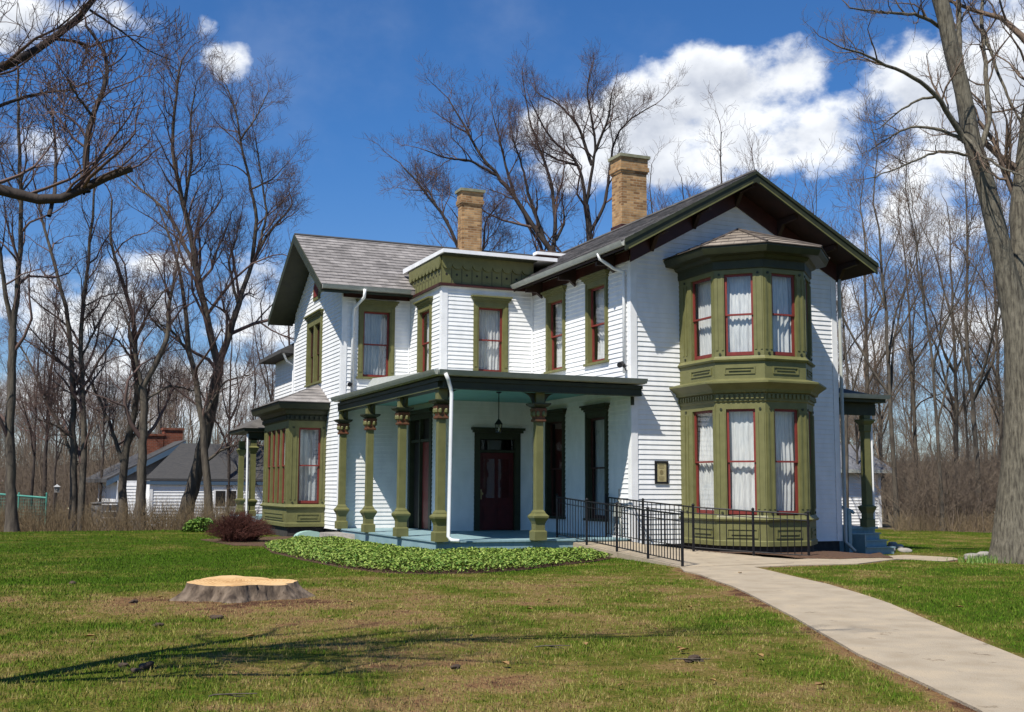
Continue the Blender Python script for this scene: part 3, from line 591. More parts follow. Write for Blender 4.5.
# soffits, rake boards, frieze boards
m = MB()
for sgn in (-1, 1):   # front gable: rake fascia with a lighter moulding
    e = 3+sgn*3.65
    m.prism([(e, -.925, 7.178), (3, -.925, 9.186), (3, -.925, 8.93), (e, -.925, 6.922)], np.array([0, .034, 0]))
m.build('rake_board', MT['green'], HOUSE)
m = MB()
for sgn in (-1, 1):
    e = 3+sgn*3.66
    m.prism([(e, -.952, 7.178+.02), (3, -.952, 9.206), (3, -.952, 9.13), (e, -.952, 7.10)], np.array([0, .026, 0]))
    m.prism([(e-sgn*.1, -.94, 6.995), (3+sgn*.1, -.94, 8.93), (3+sgn*.1, -.94, 8.895), (e-sgn*.1, -.94, 6.96)], np.array([0, .014, 0]), 1)
m.build('rake_moulding', [MT['green'], MT['olive']], HOUSE)
m = MB()
for sgn in (-1, 1):
    e = 3+sgn*3.62
    m.hexa([(e, -.885, 6.97), (3, -.885, 8.96), (3, .03, 8.96), (e, .03, 6.97), (e, -.885, 7.03), (3, -.885, 9.02), (3, .03, 9.02), (e, .03, 7.03)])
    m.hexa([(e, .03, 6.97), (3+sgn*2.95, .03, 7.34), (3+sgn*2.95, 14.9, 7.34), (e, 14.9, 6.97), (e, .03, 7.03), (3+sgn*2.95, .03, 7.4), (3+sgn*2.95, 14.9, 7.4), (e, 14.9, 7.03)])
    # frieze boards on the gable wall and under the eave
    m.prism([(3+sgn*3.04, -.03, 7.26), (3, -.03, 8.95), (3, -.03, 8.52), (3+sgn*3.04, -.03, 6.85)], np.array([0, -.035, 0]), 1)
FB.box(m, 0, VD, .022, .06, 6.9, 7.15, 1)
m.build('soffit', [MT['soffit'], MT['maroon']], HOUSE)
for v in (.75, 2.9, 5.0):      # lookout brackets
    m = MB(); m.prism([(-.06, v-.05, 6.72), (-.06, v-.05, 7.2), (-.55, v-.05, 6.97), (-.55, v-.05, 6.86), (-.25, v-.05, 6.88)], np.array([0, .1, 0])); m.build('bracket', MT['soffit'], HOUSE)
for u in (.55, 1.75, 3, 4.25, 5.45, 6.1):
    m = MB(); z = ZA(u)-.23; m.prism([(u-.05, -.06, z-.45), (u-.05, -.06, z), (u-.05, -.8, z), (u-.05, -.8, z-.11), (u-.05, -.3, z-.14)], np.array([.1, 0, 0])); m.build('bracket', MT['soffit'], HOUSE)
m = MB()    # left gable overhang
for sgn in (-1, 1):
    e = 11.685+sgn*3.75
    m.prism([(-5.635, e, 7.2), (-5.635, 11.685, 9.38), (-5.635, 11.685, 9.12), (-5.635, e, 6.94)], np.array([.034, 0, 0]))
m.build('rake_board', MT['green'], HOUSE)
m = MB()
for sgn in (-1, 1):
    e = 11.685+sgn*3.72
    m.hexa([(-5.6, e, 6.985), (-5.6, 11.685, 9.15), (-4.78, 11.685, 9.15), (-4.78, e, 6.985), (-5.6, e, 7.045), (-5.6, 11.685, 9.21), (-4.78, 11.685, 9.21), (-4.78, e, 7.045)])
m.hexa([(-4.78, 7.97, 7.0), (-2.8, 7.97, 7.0), (-2.8, 8.56, 7.3), (-4.78, 8.56, 7.3), (-4.78, 7.97, 7.06), (-2.8, 7.97, 7.06), (-2.8, 8.56, 7.36), (-4.78, 8.56, 7.36)])
FF.box(m, 0, 2.02, .022, .06, 6.97, 7.3, 1)
m.build('soffit', [MT['green'], MT['maroon']], HOUSE)
# attic vent on the left gable
m = MB(); FG.p
pts = [(2.75, 7.35), (3.55, 7.35), (3.55, 7.75), (3.15, 8.35), (2.75, 7.75)]
m.prism([FG.p(a, .02, z) for a, z in pts], np.array([-.04, 0, 0])); vent = m.build('attic_vent', MT['olive'], HOUSE)
m = MB(); m.prism([FG.p(a*.72+3.15*.28, .06, z*.74+7.75*.26) for a, z in pts], np.array([-.012, 0, 0])); m.build('louvre', MT['red'], vent)
# gutters and downspouts
def gutter(p0, p1, out, name='gutter', mat='gutter', hh=.11, d=.11):
    p0 = np.array(p0, float); p1 = np.array(p1, float); out = np.array(out, float); t = p1-p0
    pr = [(0, 0), (0, -hh), (d*.55, -hh), (d*.8, -hh*.5), (d, 0), (d*.9, 0), (d*.72, -hh*.45), (d*.5, -hh*.9), (.01, -hh*.9), (.01, 0)]
    m = MB(); m.prism([tuple(p0+out*a+np.array([0, 0, b])) for a, b in pr], t); return m.build(name, MT[mat], HOUSE)
gutter((-.645, -.87, 7.15), (-.645, 5.95, 7.15), (-1, 0, 0)); gutter((-5.58, 7.94, 7.2), (-2.95, 7.94, 7.2), (0, -1, 0))
m = MB(); m.tube([(-.7, .35, 7.08), (-.66, .35, 6.95), (-.3, .28, 6.72), (-.08, .22, 6.66), (-.075, .22, 6.5), (-.075, .22, 4.2)], .04, 8)
m.build('downspout', MT['trim'], HOUSE, True)
m = MB(); m.tube([(-4.35, 7.85, 7.13), (-4.35, 7.9, 6.9), (-4.5, 8.42, 6.65), (-4.52, 8.45, 6.4), (-4.52, 8.45, 4.2)], .045, 8); m.build('downspout', MT['trim'], HOUSE, True)
m = MB(); m.tube([(6.1, -.09, 7.0), (6.1, -.07, 6.6), (6.09, -.07, .15), (6.2, -.3, -.08)], .045, 8); m.build('downspout', MT['gutter'], HOUSE, True)
# centre block: scalloped frieze and flat roof
m = MB()
O = UE-.05; Y0 = VD-.05
m.box(O, -.02, Y0, VD-.02, 7.06, 7.84); m.box(O, UE-.02, VD-.02, 8.5, 7.06, 7.84)
FRZ = m.build('frieze', MT['olive'], HOUSE)
m = MB(); m.box(O-.06, -.1, Y0-.06, VD-.02, 7.0, 7.075); m.box(O-.06, UE-.02, Y0, 8.4, 7.0, 7.075); m.build('frieze_base', MT['maroon'], FRZ)
m = MB()
def scallops(fr, a1, step=.285, b=.05):
    n = int(a1/step)
    for i in range(n):
        c = (i+.5)*a1/n; r = a1/n*.5
        pts = [fr.p(c-r, b, 7.84)]+[fr.p(c+r*math.cos(t), b, 7.62-r*.8*math.sin(t)) for t in np.linspace(math.pi, 2*math.pi, 2)[:0]]
        arc = [fr.p(c+r*math.cos(t), b, 7.62+r*.95*math.sin(t)) for t in np.linspace(math.pi, 2*math.pi, 9)]
        m.prism([fr.p(c-r, b, 7.84)]+arc+[fr.p(c+r, b, 7.84)], np.array([*(fr.n*.045), 0]))
FDz = Fr((O, Y0), (1, 0)); FEz = Fr((O, 8.4), (0, -1))
scallops(FDz, 2.7, b=.015); scallops(FEz, 8.4-Y0, b=.015)
m.build('scallop_trim', MT['olive'], FRZ)
m = MB()
def dots(fr, a1, n):
    for i in range(n):
        c = (i+.5)*a1/n; m.prism([fr.p(c+.035*math.cos(t), .001, 7.33+.035*math.sin(t)) for t in np.linspace(0, 6.283, 9)[:-1]], np.array([*(fr.n*.004), 0]))
        fr.box(m, c+a1/n*.5-.008, c+a1/n*.5+.008, .0005, .0035, 7.1, 7.5)
dots(FDz, 2.7, 9); dots(FEz, 8.4-Y0, 10)
m.build('frieze_hole', MT['dark'], FRZ)
m = MB(); x0, y0 = UE-.14, VD-.44
m.box(x0+.05, -.05, y0+.05, 8.6, 7.83, 7.86, 1); m.hexa([(x0, y0, 7.86), (.55, y0, 7.86), (.55, 8.9, 7.86), (x0, 8.9, 7.86), (x0, y0, 7.96), (.55, y0, 7.96), (.55, 8.9, 8.0), (x0, 8.9, 8.0)])
m.build('flat_roof', [MT['slab'], MT['green']], HOUSE)
m = MB(); m.box(1.3, 2.6, 8.3, 8.5, 7.6, 8.70, 0); PR = m.build('parapet', MT['maroon'], HOUSE); m = MB(); m.box(1.25, 2.65, 8.24, 8.56, 8.70, 8.79); m.build('coping', MT['slab'], PR)
# chimneys
def chimney(x0, y0, wx, wy, zb, zt, panel):
    m = MB(); m.box(x0, x0+wx, y0, y0+wy, zb, zt-.55); m.box(x0-.03, x0+wx+.03, y0-.03, y0+wy+.03, zt-.55, zt-.49); m.box(x0-.06, x0+wx+.06, y0-.06, y0+wy+.06, zt-.49, zt-.36)
    m.box(x0-.03, x0+wx+.03, y0-.03, y0+wy+.03, zt-.36, zt-.09)
    if panel: m.box(x0+.05, x0+wx-.05, y0-.02, y0, zb, zt-.62)
    c = m.build('chimney', MT['brick'], HOUSE)
    k = MB(); k.box(x0-.09, x0+wx+.09, y0-.09, y0+wy+.09, zt-.09, zt); k.build('cap', pm_cap, c)
    return c
pm_cap = pmat('mossy_cap', (.26, .25, .17), (.17, .175, .11), 6, .9)
chimney(3.0, 5.95, .86, .62, 8.2, 11.5, False); chimney(-.08, 11.35, .70, .42, 8.6, 11.4, True)
m = MB(); m.box(2.97, 3.89, 5.92, 6.6, 8.7, 9.34); m.build('flashing', MT['maroon'], HOUSE)
# ------------------------------------------------------------------ bay windows
def miter(pts, o):
    pts = [np.array(p, float) for p in pts]; out = []
    for i, p in enumerate(pts):
        ns = []
        for a, b in ((i-1, i), (i, i+1)):
            if a < 0 or b >= len(pts): continue
            t = pts[b]-pts[a]; t /= np.linalg.norm(t); ns.append(np.array([t[1], -t[0]]))
        if len(ns) == 1: out.append(p+ns[0]*o)
        else:
            k = ns[0]+ns[1]; out.append(p+k*(o/(1+ns[0]@ns[1])))
    return out
def loft(mb, pts, prof, mi=0):
    k = len(mb.v); n = len(pts)
    for o, z in prof: mb.v += [(q[0], q[1], z) for q in miter(pts, o)]
    for i in range(len(prof)-1):
        for j in range(n-1): mb.f.append([k+i*n+j, k+i*n+j+1, k+(i+1)*n+j+1, k+(i+1)*n+j]); mb.m.append(mi); mb.uv.append(None)
def bay(name, pts, storeys, roofz, apex, eave, cmats, mats=('olive', 'green'), parent=None, margins=None, dent_z=None, multi=None):
    """storeys: (z skirt0, z sill, z win0, z win1, z top)"""
    m = MB(); frs = []
    for i in range(len(pts)-1):
        fr = Fr(pts[i], np.array(pts[i+1])-np.array(pts[i])); w = float(np.linalg.norm(np.array(pts[i+1])-np.array(pts[i]))); frs.append((fr, w))
    root = None; jobs = []
    for si, (s0, s1, w0, w1, st) in enumerate(storeys):
        loft(m, pts, [(0, s0), (0, s1)])
        loft(m, pts, [(0, s1), (.05, s1+.01), (.07, s1+.05), (.03, s1+.09), (0, w0-.02)])
        if si == 0: loft(m, pts, [(.025, s0), (.025, s0+.1), (0, s0+.12)])
        for fi, (fr, w) in enumerate(frs):
            mg = margins[fi]
            if mg is None:
                fr.box(m, .004, w-.004, -.05, 0, w0-.03, st); continue
            a0, a1 = mg
            fr.box(m, .004, a0, -.12, 0, w0-.03, w1); fr.box(m, a1, w-.004, -.12, 0, w0-.03, w1); fr.box(m, .004, w-.004, -.12, -.0005, w1, st)
            for (q0, q1) in ((0.03, a0-.02), (a1+.02, w-.03)):      # reeded posts with rosettes
                if q1-q0 > .1:
                    c = (q0+q1)/2; hw = min(.09, (q1-q0)/2)
                    fr.box(m, c-hw, c-hw*.45, .0, .016, w0+.12, w1-.08); fr.box(m, c+hw*.45, c+hw, .0, .016, w0+.12, w1-.08)
                    for zz in (w1+.0, w0+.03): m.prism([fr.p(c+.03*math.cos(t), 0, zz+.03*math.sin(t)) for t in np.linspace(0, 6.283, 9)[:-1]], np.array([*(fr.n*.02), 0]), 1)
            n = 1 if not multi else multi[fi]
            ed = np.linspace(a0, a1, n+1)
            for k in range(n):
                b0 = ed[k]+(.05 if k else 0); b1 = ed[k+1]-(.05 if k < n-1 else 0)
                if k: fr.box(m, ed[k]-.05, ed[k]+.05, -.12, -.002, w0-.03, w1)
                jobs.append((fr, b0, b1, w0, w1, cmats[fi]))
            # raised panel in the skirt
            zc0, zc1 = s0+(s1-s0)*.32, s0+(s1-s0)*.72
            c0, c1 = max(.14, a0-.02), min(w-.14, a1+.02); t = .03
            fr.box(m, c0, c1, 0, .022, zc0, zc0+t); fr.box(m, c0, c1, 0, .022, zc1-t, zc1); fr.box(m, c0, c0+t, 0, .022, zc0+t, zc1-t); fr.box(m, c1-t, c1, 0, .022, zc0+t, zc1-t)
            fr.box(m, c0+.1, c1-.1, 0, .028, zc0+.075, zc1-.075)
    root = m.build(name, [MT[mats[0]], MT[mats[1]]], HOUSE)
    for j in jobs: sashes(*j[:5], root, j[5], reach=.22 if multi and j is jobs[3] else .045)
    return root, frs
BP = [(1.32, 0), (1.32, -1.55), (2.12, -2.35), (3.25, -2.35), (4.05, -1.55), (4.05, 0)]
mg = [(.55, 1.42), (.235, .895), (.235, .895), (.235, .895), (.3, 1.1)]
root, frs = bay('bay_window', BP, [(.2, .74, .90, 3.27, 3.45), (3.93, 4.35, 4.50, 6.38, 6.5)], 0, 0, 0, ['curtain']*5, margins=mg)
m = MB(); loft(m, BP, [(0, 3.42), (.03, 3.45), (.03, 3.62), (.10, 3.64), (.12, 3.70), (.16, 3.74), (.24, 3.80), (.30, 3.84), (.30, 3.88), (0.0, 3.96)])
for fr, w in frs:
    n = max(3, int(w/.11))
    for i in range(n):
        c = (i+.5)*w/n; fr.box(m, c-.03, c+.03, .03, .075, 3.50, 3.60)
m.build('cornice', MT['olive'], root)
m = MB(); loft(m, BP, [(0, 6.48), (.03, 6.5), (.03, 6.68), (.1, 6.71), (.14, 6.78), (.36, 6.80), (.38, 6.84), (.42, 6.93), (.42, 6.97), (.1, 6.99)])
m.build('cornice', MT['green'], root)  # darker than the lower cornice, overhang shade put into the paint colour
m = MB(); ev = miter(BP, .45); ap = np.array([2.69, -.55, 7.78]); apw = np.array([2.69, .0, 7.78])
for i in range(len(BP)-1):
    a, b = np.array([*ev[i], 6.975]), np.array([*ev[i+1], 6.975]); ln = np.linalg.norm(b-a)
    rows = 5
    tp = [ap, ap] if i in (1, 2, 3) else ([apw, ap] if i == 0 else [ap, apw])
    for r in range(rows):
        k0, k1 = r/rows, (r+1)/rows
        A, B, Cc, Dd = a+(tp[0]-a)*k0, b+(tp[1]-b)*k0, b+(tp[1]-b)*k1, a+(tp[0]-a)*k1
        lp = np.array([0, 0, .02])
        m.add([A, B, B+lp, A+lp, Cc, Dd], [(0, 1, 2, 3), (3, 2, 4, 5)], 0, [[(0, r*.22)]*4, [(ln*k0*.5, r*.22), (ln-ln*k0*.5, r*.22), (ln-ln*k1*.5, r*.22+.22), (ln*k1*.5, r*.22+.22)]])
BR = m.build('bay_roof', MT['bayshingle'], root, recalc=False)
m = MB()
for i in (1, 2, 3, 4): m.tube([(*ev[i], 7.0), tuple(ap+np.array([0, 0, .02]))], .03, 5)
m.build('hip_cap', MT['bayshingle'], root)
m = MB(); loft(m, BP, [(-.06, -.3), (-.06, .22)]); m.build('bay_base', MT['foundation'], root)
# left bay on the far gable
LB = [(-L_, 13.75), (-5.97, 13.75), (-5.97, 10.1), (-L_, 10.1)]
lmg = [None, (.45, 3.25), (.32, .98)]
rootL, frl = bay('bay_window', LB, [(.3, .83, .98, 3.22, 3.45)], 0, 0, 0, [None, 'curtaingrey', 'curtaingrey'], margins=lmg, multi=[1, 4, 1])
m = MB(); loft(m, LB, [(0, 3.42), (.04, 3.45), (.04, 3.58), (.1, 3.62), (.14, 3.72), (.34, 3.76), (.38, 3.90), (.38, 3.94), (0, 4.0)])
for fr, w in frl:
    n = int(w/.13)
    for i in range(n):
        c = (i+.5)*w/n; fr.box(m, c-.035, c+.035, .04, .09, 3.46, 3.56)
m.build('cornice', MT['green'], rootL)
m = MB(); e = miter(LB, .42); t0, t1 = np.array([-4.83, 12.6, 4.62]), np.array([-4.83, 11.2, 4.62])
E3 = [np.array([*q, 3.95]) for q in e]
for a, b, ta, tb in ((E3[0], E3[1], t0, t0), (E3[1], E3[2], t0, t1), (E3[2], E3[3], t1, t1)):
    ln = np.linalg.norm(b-a)
    for r in range(6):
        k0, k1 = r/6, (r+1)/6; A, B, Cc, Dd = a+(ta-a)*k0, b+(tb-b)*k0, b+(tb-b)*k1, a+(ta-a)*k1; lp = np.array([0, 0, .02])
        m.add([A, B, B+lp, A+lp, Cc, Dd], [(0, 1, 2, 3), (3, 2, 4, 5)], 0, [[(0, r*.22)]*4, [(0, r*.22), (ln, r*.22), (ln*(1-k1), r*.22+.22), (ln*k1, r*.22+.22)]])
m.build('bay_roof', MT['shingle'], rootL, recalc=False)
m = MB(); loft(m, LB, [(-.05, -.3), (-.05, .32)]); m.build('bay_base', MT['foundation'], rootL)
# ------------------------------------------------------------------ porch
m = MB(); m.box(-4.80, 0, .12, 8.5, .265, .30); m.box(-4.77, -.05, .16, 8.45, -.1, .262)
DK = m.build('porch_deck', MT['teal'], HOUSE)
m = MB(); m.box(-4.82, -.3, -.30, -.12, 3.62, 3.86); m.box(-4.90, -4.64, -.12, 8.52, 3.62, 3.86); m.box(-.3, .1, -.30, -.12, 3.62, 3.86)
m.box(-4.94, .11, -.34, -.305, 3.78, 3.86); m.box(-4.94, -4.905, -.305, 8.4, 3.78, 3.86)
m.box(-4.93, .10, -.325, -.302, 3.62, 3.65); m.box(-4.925, -4.902, -.30, 8.4, 3.62, 3.65, 1)
BM = m.build('porch_beam', [MT['green'], MT['olive']], HOUSE)
m = MB(); m.box(-4.62, .02, -.1, 5.7, 3.84, 3.87); m.box(-4.62, UE-.02, 5.7, 8.5, 3.84, 3.87); m.build('porch_ceiling', MT['tealceil'], HOUSE)
m = MB(); zt = 4.0
m.hexa([(-5.02, -.42, 3.89), (.13, -.42, 3.89), (-.03, 5.70, 3.89), (-5.02, 5.70, 3.89), (-5.02, -.42, 3.99), (.13, -.42, 3.99), (-.03, 5.70, 4.35), (-4.7, 5.70, 4.35)])
m.hexa([(-5.02, 5.71, 3.89), (UE-.03, 5.71, 3.89), (UE-.03, 8.51, 3.89), (-5.02, 8.5, 3.89), (-5.02, 5.71, 3.99), (UE-.03, 5.71, 4.3), (UE-.03, 8.51, 4.3), (-5.02, 8.5, 3.99)])
PRF = m.build('porch_roof', MT['gutter'], HOUSE)
gutter((-5.0, -.425, 4.01), (.14, -.425, 4.01), (0, -1, 0), mat='pgutter'); gutter((-5.025, -.5, 4.01), (-5.025, 8.5, 4.01), (-1, 0, 0), mat='pgutter')
m = MB(); m.tube([(-4.86, -.5, 3.93), (-4.78, -.46, 3.8), (-4.68, -.36, 3.6), (-4.66, -.36, 3.5), (-4.68, -.3, .42), (-4.63, -.34, .34), (-4.48, -.45, .33)], .042, 8); m.build('downspout', MT['trim'], HOUSE, True)
def column(x, y, top=3.62, z0=.30):
    m = MB(); c = (x, y, 0)
    m.sq(c, [(.125, z0+.60), (.125, z0+.62), (.088, z0+.68), (.084, 2.98), (.09, 3.0)])
    col = m.build('porch_column', MT['olive'], HOUSE)
    m = MB(); m.sq(c, [(.15, z0), (.15, z0+.19), (.14, z0+.21), (.115, z0+.22), (.115, z0+.36), (.135, z0+.42), (.18, z0+.50), (.185, z0+.54), (.13, z0+.60)]); m.build('pedestal', MT['green'] if False else MT['olive'], col)
    m = MB(); m.sq(c, [(.12, 2.96), (.13, 2.98), (.13, 3.02), (.11, 3.03), (.12, 3.12), (.145, 3.22), (.15, 3.26), (.12, 3.28)])
    for k in range(4):
        th = k*math.pi/2; fr = Fr((x-.12*math.cos(th)*0, y), (math.cos(th), math.sin(th)))
        for a in (-.07, .07): m.lathe((x+fr.t[0]*a+fr.n[0]*.13, y+fr.t[1]*a+fr.n[1]*.13, 3.08), [(.02, 0), (.042, .03), (.042, .09), (.02, .12)], 8, 1)
    m.build('capital', [MT['rust'], MT['olive']], col)
    m = MB(); m.sq(c, [(.12, 3.28), (.20, 3.33), (.22, 3.36), (.22, 3.385), (.12, 3.39)]); m.build('abacus', MT['green'], col)
    m = MB(); m.sq(c, [(.105, 3.39), (.105, top)]); m.build('neck', MT['olive'], col)
for (x, y) in ((-4.77, 0), (-4.77, 2.8), (-4.77, 5.6), (-4.77, 8.36), (-2.42, 0)): column(x, y)
m = MB()     # curved corner brackets under the beam
def cbr(x, y, dx, dy, r=.24):
    q = [(0, 0)]+[(r-r*math.sin(t), -r+r*math.cos(t)) for t in np.linspace(0, math.pi/2, 7)][::1]
    poly = [(0, 0), (r*1.3, 0)]+[(r*1.3-r*1.1*math.sin(t)-.0, -r*1.1+r*1.1*math.cos(t)) for t in np.linspace(.25, math.pi/2, 6)]+[(0, -r*1.25)]
    tv = np.array([dy, dx, 0])*.05
    m.prism([(x+dx*(.106+a)-tv[0]/2, y+dy*(.106+a)-tv[1]/2, 3.62+b) for a, b in poly], tv)
for x, y, dx, dy in ((-4.77, 0, 1, 0), (-2.42, 0, -1, 0), (-2.42, 0, 1, 0), (-4.77, 0, 0, 1), (-4.77, 2.8, 0, -1), (-4.77, 2.8, 0, 1), (-4.77, 5.6, 0, -1), (-4.77, 5.6, 0, 1), (-4.77, 8.36, 0, -1)): cbr(x, y, dx, dy)
m.build('porch_bracket', MT['green'], HOUSE)
m = MB(); m.box(-.05, .0, -.12, -.036, 3.42, 3.615); m.build('porch_bracket', MT['green'], HOUSE)
# front door (D wall)
m = MB(); fr = FD
fr.box(m, .98, 1.14, -.1, .05, .3, 2.98); fr.box(m, 2.19, 2.35, -.1, .05, .3, 2.98); fr.box(m, 1.14, 2.19, -.1, .05, 2.80, 2.98); fr.box(m, .92, 2.41, 0, .12, 2.98, 3.05); fr.box(m, .88, 2.45, 0, .16, 3.05, 3.12)
fr.box(m, 1.14, 2.19, -.1, .02, 2.44, 2.50)
dr = m.build('front_door', MT['green'], HOUSE)
m = MB(); fr.box(m, 1.15, 2.18, -.1, -.06, .32, 2.43)
for a0, a1 in ((1.28, 1.61), (1.72, 2.05)):
    for z0, z1 in ((.48, .98),): fr.box(m, a0, a1, -.06, -.04, z0, z1)
    fr.box(m, a0-.04, a0, -.06, -.045, 1.15, 2.3); fr.box(m, a1, a1+.04, -.06, -.045, 1.15, 2.3); fr.box(m, a0, a1, -.06, -.045, 1.15, 1.19); fr.box(m, a0, a1, -.06, -.045, 2.26, 2.3)
m.build('door_leaf', MT['door'], dr)
m = MB()
for a0, a1 in ((1.28, 1.61), (1.72, 2.05)): m.add([fr.p(a0, -.055, 1.19), fr.p(a1, -.055, 1.19), fr.p(a1, -.055, 2.26), fr.p(a0, -.055, 2.26)], [(0, 1, 2, 3)])
m.add([fr.p(1.16, -.05, 2.52), fr.p(2.17, -.05, 2.52), fr.p(2.17, -.05, 2.78), fr.p(1.16, -.05, 2.78)], [(0, 1, 2, 3)])
m.build('door_glass', MT['glass'], dr, recalc=False)
m = MB(); k = fr.p(1.22, 0, 1.3); m.lathe((k[0], k[1]-.02, 1.27), [(.012, 0), (.03, .02), (.03, .05), (.012, .07)], 10); m.box(k[0]-.025, k[0]+.025, k[1]+.05, k[1]+.065, 1.15, 1.42); m.build('door_knob', MT['brass'], dr)
# side door (E wall)
m = MB(); fr = FE
fr.box(m, .1, .28, -.12, .05, .3, 3.56); fr.box(m, 1.98, 2.16, -.12, .05, .3, 3.56); fr.box(m, .28, 1.98, -.12, .05, 3.4, 3.56); fr.box(m, .06, 2.2, 0, .14, 3.56, 3.66); fr.box(m, 1.06, 1.14, -.12, .03, .3, 3.4); fr.box(m, .28, 1.98, -.12, .01, 2.75, 2.83)
dr2 = m.build('porch_door', MT['green'], HOUSE)
m = MB(); fr.box(m, 1.14, 1.97, -.1, -.06, .32, 2.74); fr.box(m, 1.28, 1.84, -.06, -.04, .5, 1.1); fr.box(m, 1.28, 1.84, -.06, -.04, 1.3, 2.5); m.build('door_leaf', MT['red'], dr2)
m = MB(); fr.box(m, .29, 1.05, -.12, -.09, .32, 2.74); fr.box(m, .3, 1.96, -.12, -.09, 2.84, 3.39); m.build('dark_pane', MT['dark'], dr2)
# floodlights on the porch roof
m = MB(); m.tube([(-.1, .15, 4.35), (-.2, .1, 4.42), (-.32, 0, 4.36)], [.04, .055, .07], 8); m.tube([(-.05, .2, 4.25), (-.1, .15, 4.35)], .015, 6); m.build('floodlight', MT['black'], HOUSE)
m = MB(); m.tube([(-4.55, 8.4, 4.42), (-4.62, 8.32, 4.40)], [.05, .07], 8); m.build('floodlight', MT['black'], HOUSE)
m = MB(); m.tube([(-.03, .6, 1.45), (-.03, .6, .9), (-.06, .45, .6), (-.06, .45, .25)], .02, 6); m.box(-.12, -.02, .5, .75, .8, 1.1); m.build('meter_pipe', MT['gutter'], HOUSE)
# right side porch with steps
m = MB(); m.box(6.05, 8.05, 1.0, 4.5, .42, .48); m.box(6.05, 7.98, 1.05, 4.4, -.3, .42); SP = m.build('side_porch', MT['teal'], HOUSE)
m = MB()
for i in range(3):
    z = .33-.17*i; y = 1.0-.27*(i+1); m.box(6.95, 7.9, y-.02, y+.28, z-.03, z); m.box(6.98, 7.87, y+.02, 1.02, -.35, z-.03)
m.box(6.93, 6.97, .2, 1.0, -.35, .3)
m.build('step', MT['teal'], SP)
m = MB(); m.tube([(6.38, 1.0, 1.30), (6.48, .5, 1.0), (6.56, .25, .92), (6.58, .18, .86)], .04, 6); m.box(6.46, 6.56, .25, .35, -.25, .95); m.build('handrail', MT['teal'], SP)
m = MB(); m.hexa([(6.03, .55, 3.78), (8.05, .55, 3.78), (8.05, 4.9, 3.78), (6.03, 4.9, 3.78), (6.03, .55, 3.9), (8.05, .55, 3.9), (8.05, 4.9, 3.9), (6.03, 4.9, 3.9)], 1)
m.hexa([(6.03, .5, 3.905), (8.1, .5, 3.905), (8.1, 4.95, 3.905), (6.03, 4.95, 3.905), (6.03, 2.2, 4.4), (7.2, 2.2, 4.4), (7.2, 3.4, 4.4), (6.03, 3.4, 4.4)])
m.box(6.1, 7.95, .85, .98, 3.45, 3.775, 1); m.build('side_porch_roof', [MT['shingle'], MT['green']], HOUSE)
gutter((6.05, .5, 3.98), (8.1, .5, 3.98), (0, -1, 0))
m = MB(); c = (7.66, .95, 0)
m.sq(c, [(.14, .48), (.14, .68), (.11, .70), (.11, .84), (.17, .98), (.175, 1.02), (.10, 1.06), (.09, 3.0), (.11, 3.03), (.12, 3.2), (.19, 3.3), (.19, 3.34), (.1, 3.36), (.1, 3.45)]); m.build('side_porch_column', MT['olive'], HOUSE)
m = MB(); m.tube([(7.9, .9, 3.8), (7.83, .9, 3.5), (7.83, .9, .5)], .035, 8); m.build('downspout', MT['trim'], HOUSE)
# rear left wing and porch
m = MB(); RW = Fr((-4.7, 18.5), (0, -1)); siding(m, RW, 0, 3.6, .2, 6.0); RW2 = Fr((-4.7, 14.86), (1, 0)); m.build('rear_wall', MT['white'], HOUSE, recalc=False)
m = MB(); m.box(-5.25, 1, 14.95, 19, 6.0, 6.12); m.hexa([(-5.25, 14.95, 6.125), (1, 14.95, 6.125), (1, 19, 6.125), (-5.25, 19, 6.125), (-4.0, 14.95, 6.8), (1, 14.95, 6.8), (1, 19, 6.8), (-4, 19, 6.8)]); m.build('rear_roof', MT['bgroof'], HOUSE)
m = MB(); m.tube([(-5.15, 15.1, 6.0), (-5.0, 15.2, 5.75), (-4.76, 15.2, 5.6), (-4.76, 15.2, 3.6)], .04, 6); m.build('downspout', MT['trim'], HOUSE)
m = MB(); m.box(-6.5, -4.7, 14.4, 17.5, 3.28, 3.38); m.hexa([(-6.55, 14.35, 3.385), (-4.7, 14.35, 3.385), (-4.7, 17.5, 3.385), (-6.55, 17.5, 3.385), (-5.9, 15., 3.75), (-4.7, 15., 3.75), (-4.7, 17, 3.75), (-5.9, 17, 3.75)], 1); m.box(-6.35, -4.7, 14.55, 14.65, 3.0, 3.27); m.build('rear_porch_roof', [MT['green'], MT['shingle']], HOUSE)
m = MB(); m.box(-6.4, -4.7, 14.5, 17.4, .3, .5); m.build('rear_porch_deck', MT['teal'], HOUSE)
for (x, y) in ((-6.15, 14.65), (-6.1, 17.1)):
    m = MB(); c = (x, y, 0); m.sq(c, [(.13, .5), (.13, .68), (.1, .7), (.1, .84), (.16, .98), (.165, 1.02), (.09, 1.06), (.085, 2.55), (.11, 2.6), (.17, 2.75), (.1, 2.8), (.1, 3.05)]); m.build('rear_porch_column', MT['olive'], HOUSE)
m = MB(); m.tube([(-6.36, 14.55, 3.2), (-6.33, 14.5, .5)], .04, 6); m.build('downspout', MT['trim'], HOUSE)
